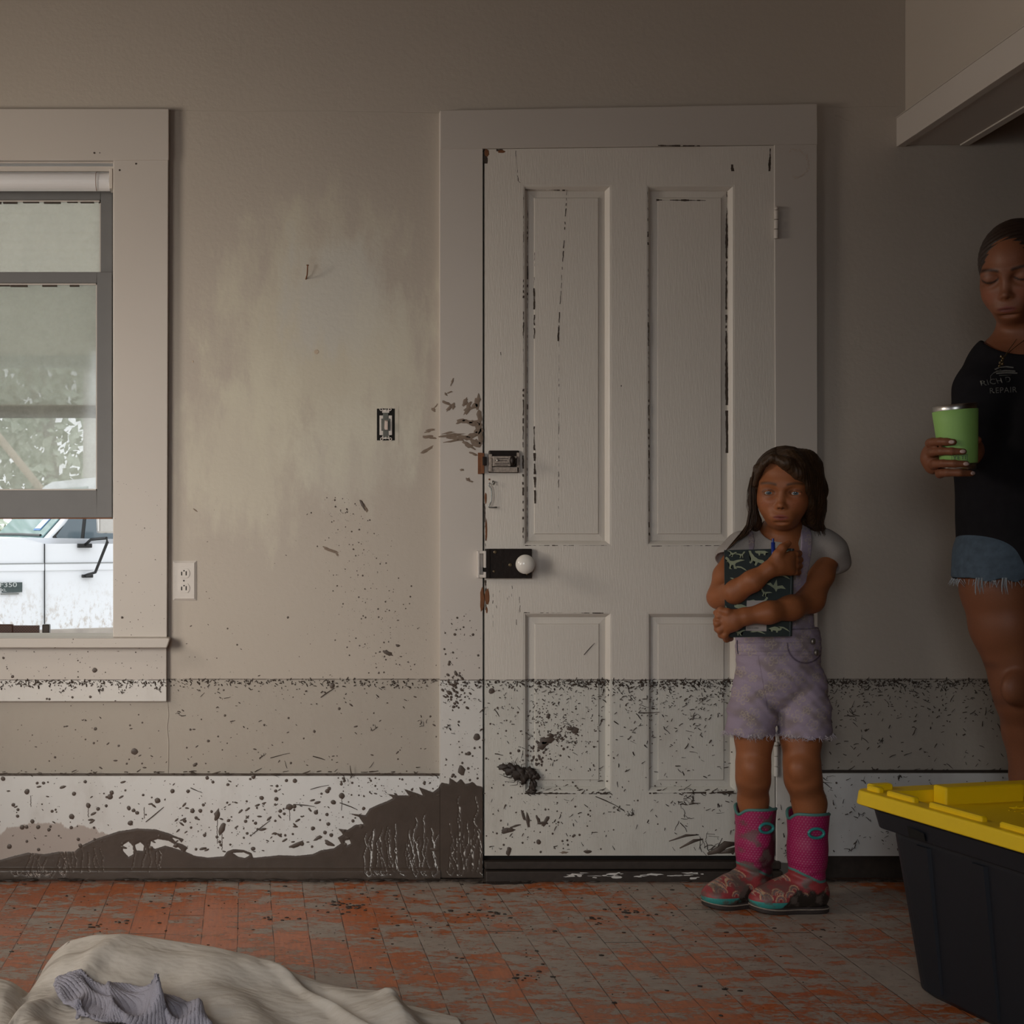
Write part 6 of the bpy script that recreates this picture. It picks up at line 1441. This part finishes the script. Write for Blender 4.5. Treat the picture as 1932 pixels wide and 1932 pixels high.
# necklace
bm = NB(); tube(bm, [wp(a, b, c) for a, b, c in ((1918, 640, -.665), (1905, 658, -.70), (1893, 676, -.722), (1900, 668, -.715), (1915, 655, -.69), (1935, 640, -.67))], .0009, 5)
for x, y in ((1893, 676), (1891, 680), (1888, 684), (1892, 686), (1886, 690), (1890, 672)): lump(bm, wp(x, y, -.728), .004, .002, .004, rw, 1, .4)
obj('necklace', bm, simple('tarnished_gold', (.22, .16, .08), .35, .8), woman)
palw = dict(shaft=arr((.02, .012, .016)), foot=arr((.02, .012, .016)), pipe=arr((.25, .06, .09)), band=arr((.02, .015, .015)), heel=MUDB, mud=.5, dots=False, m_pipe=simple('pink_boot_edge', (.28, .08, .11), .5), m_handle=m_hand, m_sole=m_sole)
boot('boot', (at(1962, 1768, -.56).x, -.56, 0), math.radians(225), .44, False, 7, palw, None, woman, 1.28)
boot('boot', (at(2034, 1780, -.54).x, -.53, 0), math.radians(245), .44, False, 9, palw, None, woman, 1.28)
# ---- tumbler
tm = empty('tumbler', tuple(cx_(888)), 'lime green steel tumbler with bare steel rim held by the woman', 'tumbler')
c0, c1 = cx_(888), cx_(764); axv = (c1-c0); Ht = axv.length; MT_ = Matrix.Translation(c0) @ axv.to_track_quat('Z', 'Y').to_matrix().to_4x4()
def cr2(z): return .0375+(.0492-.0375)*z/Ht
m_lime = simple('lime_powder_coat', (.30, .55, .15), .55, 0, .05, 300)
bm = NB(); lathe(bm, [(cr2(.016), .016)]+[(cr2(z)+.0008, z) for z in (.017, .05, .08, .11, Ht-.014)]+[(cr2(Ht-.013)-.001, Ht-.0125)], 48, MT_); obj('green_sleeve', bm, m_lime, tm, smooth=False, bev=0)
for p_ in bpy.data.objects['green_sleeve'].data.polygons: p_.use_smooth = True
bm = NB(); lathe(bm, [(.030, 0), (.0355, .0015), (cr2(.016)-.0006, .016), (cr2(.0165)-.002, .0165)], 48, MT_); obj('steel_base', bm, M_STEEL, tm, smooth=True)
bm = NB(); lathe(bm, [(cr2(Ht-.013)-.001, Ht-.013), (cr2(Ht)-.0005, Ht-.001), (cr2(Ht)-.002, Ht), (cr2(Ht)-.003, Ht-.008)], 48, MT_, False); obj('steel_rim', bm, M_STEEL, tm, smooth=True)
bm = NB(); lathe(bm, [(.001, Ht-.004), (cr2(Ht)-.004, Ht-.004), (cr2(Ht)-.003, Ht-.008)], 48, MT_, False); obj('clear_lid', bm, simple('smoky_lid', (.08, .08, .08), .15), tm)
MQ = Matrix.Translation(cyl(24, 865, cr_(865)+.0016)) @ Matrix.Rotation(-math.radians(24), 4, 'Z') @ Matrix.Rotation(math.pi/2, 4, 'X')
lg = text_mesh('logo_lettering', 'YETI', .0125, simple('logo_dark', (.04, .07, .03), .5), tm, MQ, .0002, 1.15)
bm = NB()
for x0, x1, z0, z1 in ((-.0165, .0165, .0066, .0074), (-.0165, .0165, -.0074, -.0066), (-.0165, -.0157, -.0074, .0074), (.0157, .0165, -.0074, .0074)): box(bm, x0, x1, z0, z1, -.0006, .0004, MQ)
obj('logo_frame', bm, bpy.data.materials['logo_dark'], tm)
# ================================================================= STORAGE TOTE
tote = empty('storage_tote', (1.75, -1.2, 0), 'black plastic storage tote with a bright yellow snap lid, standing at the right', 'storage tote')
uv = Vector((.24, -1, 0)).normalized(); vv = Vector((1, .24, 0)).normalized(); K0 = Vector((1.3355, -.90, 0))
def TP(v_, u_, z): return K0+vv*v_+uv*u_+Vector((0, 0, z))
LW, LL, ZT_ = .53, .80, .428
m_yel = simple('yellow_plastic', (.95, .64, .006), .42, 0, .04, 30); m_blk = simple('black_plastic', (.0075, .010, .016), .5, 0, .15, 80, .05)
def rrect(v0, v1, u0, u1, r, n=7):
    pts = []
    for cv, cu, a0 in ((v0+r, u0+r, math.pi), (v1-r, u0+r, 1.5*math.pi), (v1-r, u1-r, 0), (v0+r, u1-r, .5*math.pi)):
        for k in range(n+1):
            a = a0+k*math.pi/2/n; pts.append((cv+r*math.cos(a), cu+r*math.sin(a)))
    return pts
def loftz(bm, secs, cap0=True, cap1=True):
    rings = [[bm.verts.new(TP(v_, u_, z)) for v_, u_ in pts] for pts, z in secs]
    n = len(rings[0])
    for a, b in zip(rings, rings[1:]):
        for k in range(n): bm.faces.new((a[k], a[(k+1) % n], b[(k+1) % n], b[k]))
    if cap0: bm.faces.new(rings[0][::-1])
    if cap1: bm.faces.new(rings[-1])
    bmesh.ops.recalc_face_normals(bm, faces=bm.faces)
bm = NB(); r_ = .03
loftz(bm, [(rrect(.098, LW-.098, .098, LL-.098, .06), 0.0), (rrect(.085, LW-.085, .085, LL-.085, .055), .012), (rrect(.052, LW-.052, .052, LL-.052, .045), .335), (rrect(.052, LW-.052, .052, LL-.052, .045), .345), (rrect(.030, LW-.030, .030, LL-.030, .04), .350), (rrect(.024, LW-.024, .024, LL-.024, .035), .388), (rrect(.014, LW-.014, .014, LL-.014, .03), .392), (rrect(.014, LW-.014, .014, LL-.014, .03), .3955)])
tb = obj('tub', bm, m_blk, tote, smooth=False, bev=.003)
bm = NB()                                   # ribs moulded in the long and short sides
for u_ in (.17, .33, .49, .65):
    for w in (0,):
        a, b = TP(.086, u_-.02, .015), TP(.053, u_-.02, .333)
        P_ = [TP(.091, u_-.022, .02), TP(.091, u_+.022, .02), TP(.056, u_+.022, .333), TP(.056, u_-.022, .333)]
        Q_ = [TP(.080, u_-.016, .02), TP(.080, u_+.016, .02), TP(.045, u_+.016, .333), TP(.045, u_-.016, .333)]
        p = [bm.verts.new(x) for x in P_]; q = [bm.verts.new(x) for x in Q_]; bm.faces.new(q)
        for k in range(4): bm.faces.new((p[k], p[(k+1) % 4], q[(k+1) % 4], q[k]))
obj('side_ribs', bm, m_blk, tb)
bm = NB(); P_ = [TP(.0265, .155, .352), TP(.0265, .205, .352), TP(.022, .205, .370), TP(.022, .155, .375)]; quad(bm, *P_); obj('latch_slot', bm, M_BLACK, tb)
lid = NB(); zb_ = .396
loftz(lid, [(rrect(.004, LW-.004, .004, LL-.004, .030), zb_), (rrect(.0, LW, .0, LL, .030), zb_+.002), (rrect(.003, LW-.003, .003, LL-.003, .030), ZT_-.003), (rrect(.006, LW-.006, .006, LL-.006, .028), ZT_), (rrect(.052, LW-.052, .052, LL-.052, .02), ZT_-.001), (rrect(.060, LW-.060, .060, LL-.060, .018), ZT_-.026)], True, True)
ld = obj('lid', lid, m_yel, tote, bev=.0015)
def lidbox(v0, v1, u0, u1, z0, z1, name='lid_ridge', b=.004):
    bm = NB(); loftz(bm, [(rrect(v0, v1, u0, u1, min(.006, (v1-v0)/3)), z0), (rrect(v0, v1, u0, u1, min(.006, (v1-v0)/3)), z1-.003), (rrect(v0+.003, v1-.003, u0+.003, u1-.003, min(.004, (v1-v0)/4)), z1)])
    return obj(name, bm, m_yel, ld)
for u0, u1 in ((.02, .06), (.085, .17), (.215, .365), (.41, .56), (.60, .70)): lidbox(.024, .042, u0, u1, ZT_-.001, ZT_+.010)
lidbox(.03, .085, .012, .034, ZT_-.001, ZT_+.012)
lidbox(.165, .37, .058, .10, ZT_-.027, ZT_+.012, 'raised_panel'); lidbox(.165, .37, LL-.10, LL-.058, ZT_-.027, ZT_+.012, 'raised_panel')
lidbox(LW-.042, LW-.024, .1, .7, ZT_-.001, ZT_+.010)
bm = NB(); rz = random.Random(3)
for k in range(110):
    v_, u_ = rz.uniform(.25, .34), rz.uniform(.15, .40); a = rz.uniform(-.5, .5); l = rz.uniform(.01, .03)
    tube(bm, [TP(v_, u_, ZT_-.0255), TP(v_+l*math.cos(a), u_+l*math.sin(a), ZT_-.0248)], .0012, 4)
obj('molded_texture', bm, m_yel, ld)

# ================================================================= CREAM SHEET ON THE FLOOR
TAB = [(-160, 2.86, .066), (-60, 2.87, .066), (0, 2.88, .060), (30, 2.88, .052), (50, 2.89, .034), (62, 2.92, .018), (74, 2.96, .035), (88, 2.98, .066), (105, 2.98, .094), (130, 2.98, .117), (180, 2.98, .130), (240, 2.98, .131), (300, 2.98, .121), (400, 2.98, .104), (480, 2.98, .083), (560, 2.97, .048), (610, 2.95, .034), (650, 2.92, .034), (690, 2.90, .036), (725, 2.89, .038), (742, 2.88, .030), (752, 2.87, .012), (780, 2.87, .006), (830, 2.83, .005), (870, 2.80, .004)]
tx = np.array([ (a-VX)*d_/F for a, d_, h_ in TAB ]); td = np.array([q[1] for q in TAB]); th_ = np.array([q[2] for q in TAB])
nx, ny = 330, 150
xs = np.linspace(tx[0], tx[-1], nx)
dc = np.interp(xs, tx, td); hc = np.interp(xs, tx, th_)
ker = np.exp(-np.linspace(-2, 2, 9)**2); ker /= ker.sum(); hc = np.convolve(np.pad(hc, 4, 'edge'), ker, 'valid')
V = []
for j in range(ny):
    t = j/(ny-1)
    for i in range(nx):
        q = -.045+t**1.15*.62; x = xs[i]; h_ = hc[i]
        if q < 0: z = h_*max(0, 1-(q/.045)**2)**.8
        else: z = h_*(.34+.66*math.exp(-(q/.13)**2))
        fq = max(0, q)
        w = .010*math.sin(x*15+fq*26+1.3*math.sin(fq*14))*math.sin(fq*21-x*6+.8)+.006*math.sin(x*34-fq*30+2)*math.sin(fq*9+x*4)
        lb_ = math.exp(-((x-(-.52+.25*fq))/.06)**2)*.045*min(1, fq/.06) + math.exp(-((x-(.02+1.1*fq))/.028)**2)*.022*min(1, fq/.05)+math.exp(-((x-(-.28-.55*fq))/.03)**2)*.016*min(1, fq/.05)+math.exp(-((x-(.285+.25*fq))/.036)**2)*.030*min(1, fq/.03)
        edge_r = min(1, (tx[-1]-x)/.12)
        z = z+(w*min(1, fq/.05)+lb_)*max(0, edge_r)
        V.append((x, dc[i]-D-q, max(.003, z+.004)))
me = bpy.data.meshes.new('sheet'); me.from_pydata(V, [], [(j*nx+i, (j+1)*nx+i, (j+1)*nx+i+1, j*nx+i+1) for j in range(ny-1) for i in range(nx-1)])
for p_ in me.polygons: p_.use_smooth = True
m_sh, N, L, B = newmat('cream_tarp_cloth'); pos = N.new('ShaderNodeNewGeometry').outputs['Position']
c_ = mix(N, L, noise(N, L, pos, 5, 4), (.54, .485, .42), (.64, .58, .51)); L.new(mix(N, L, mth(N, L, 'MULTIPLY', ramp(N, L, noise(N, L, pos, 9, 5, .6), .58, .72), .35), c_, (.34, .29, .23)), B.inputs['Base Color']); B.inputs['Roughness'].default_value = .6
bump(N, L, B, mth(N, L, 'ADD', mth(N, L, 'MULTIPLY', noise(N, L, pos, 9, 3, .5, (1, 2.2, 1)), 6.0), mth(N, L, 'MULTIPLY', noise(N, L, pos, 300, 2), .1)), .5, .006)
tag(link('drop_cloth', me, m_sh), 'cream drop cloth rumpled on the floor in the near left corner', 'drop cloth')
sh = bpy.data.objects['drop_cloth']; so = sh.modifiers.new('s', 'SOLIDIFY'); so.thickness = .002; so.offset = 1
def sheet_z(x, d_):
    i = int(np.clip((x-xs[0])/(xs[1]-xs[0]), 0, nx-1)); q = dc[i]-d_; t = np.clip((q+.045)/.62, 0, 1)**(1/1.15); return V[int(t*(ny-1))*nx+i][2]
bm = NB(); hp = []
for a, b_, d_ in ((132, 1781, 2.975), (122, 1792, 2.965), (110, 1810, 2.955), (98, 1832, 2.94), (84, 1850, 2.93), (68, 1863, 2.92)):
    hp.append(Vector(((a-VX)*d_/F, d_-D, CZ+(VY-b_)*d_/F+.002)))
tube(bm, hp, .006, 8, True, .5); obj('stitched_hem', bm, m_sh, sh, smooth=True)

# ================================================================= LAVENDER TOWEL
def tz(x, d_): return sheet_z(x, d_)
nu, nv_ = 260, 90; TV = []; rt = random.Random(12)
env_u = [0, .05, .12, .25, .38, .50, .62, .72, .80, .90, .97, 1.0]; env_h = [.012, .030, .034, .016, .018, .055, .072, .058, .040, .056, .046, .014]
for j in range(nv_):
    v = j/(nv_-1)
    for i in range(nu):
        u_ = i/(nu-1)
        d_ = 2.665+.155*v+.012*math.sin(u_*9+1)+(.02*math.sin(u_*5))*v
        x = (118-VX)*2.78/F+u_*.262+.02*math.sin(v*3.1+1)-.03*(v-.5)
        ph = 2*math.pi*(2.9*u_+.35*math.sin(2.6*v+1.2*u_))
        ph2 = 2*math.pi*(4.3*u_-1.1*v+.3*math.sin(5*u_))
        E_ = np.interp(u_, env_u, env_h)*(.35+.65*math.sin(math.pi*min(1, max(0, v*.62+.38)))) 
        z = E_*(.62+.30*math.sin(ph)+.20*math.sin(ph2))+.006*math.sin(7*v+20*u_)
        x += .016*math.cos(ph)*min(1, E_/.04)+.006*math.cos(ph2); d_ += .012*math.sin(ph*1.0+v*4)*min(1, E_/.03)
        edge_ = min(u_, 1-u_, v, 1-v); z *= min(1, .25+edge_/.16)
        z += .0010*math.sin(u_*330+3*math.sin(v*9))
        TV.append((x, d_-D, sheet_z(x, d_)+.006+max(0, z)))
me = bpy.data.meshes.new('towel'); me.from_pydata(TV, [], [(j*nu+i, j*nu+i+1, (j+1)*nu+i+1, (j+1)*nu+i) for j in range(nv_-1) for i in range(nu-1)])
for p_ in me.polygons: p_.use_smooth = True
m_tw2, N, L, B = newmat('lavender_terry'); pos = N.new('ShaderNodeNewGeometry').outputs['Position']; n_ = noise(N, L, pos, 350, 3, .7)
L.new(mix(N, L, n_, (.33, .31, .37), (.52, .50, .57)), B.inputs['Base Color']); B.inputs['Roughness'].default_value = .95; bump(N, L, B, n_, .8, .003)
tag(link('towel', me, m_tw2), 'crumpled lavender grey towel lying on the cream drop cloth', 'towel')
so = bpy.data.objects['towel'].modifiers.new('s', 'SOLIDIFY'); so.thickness = .005; so.offset = 1
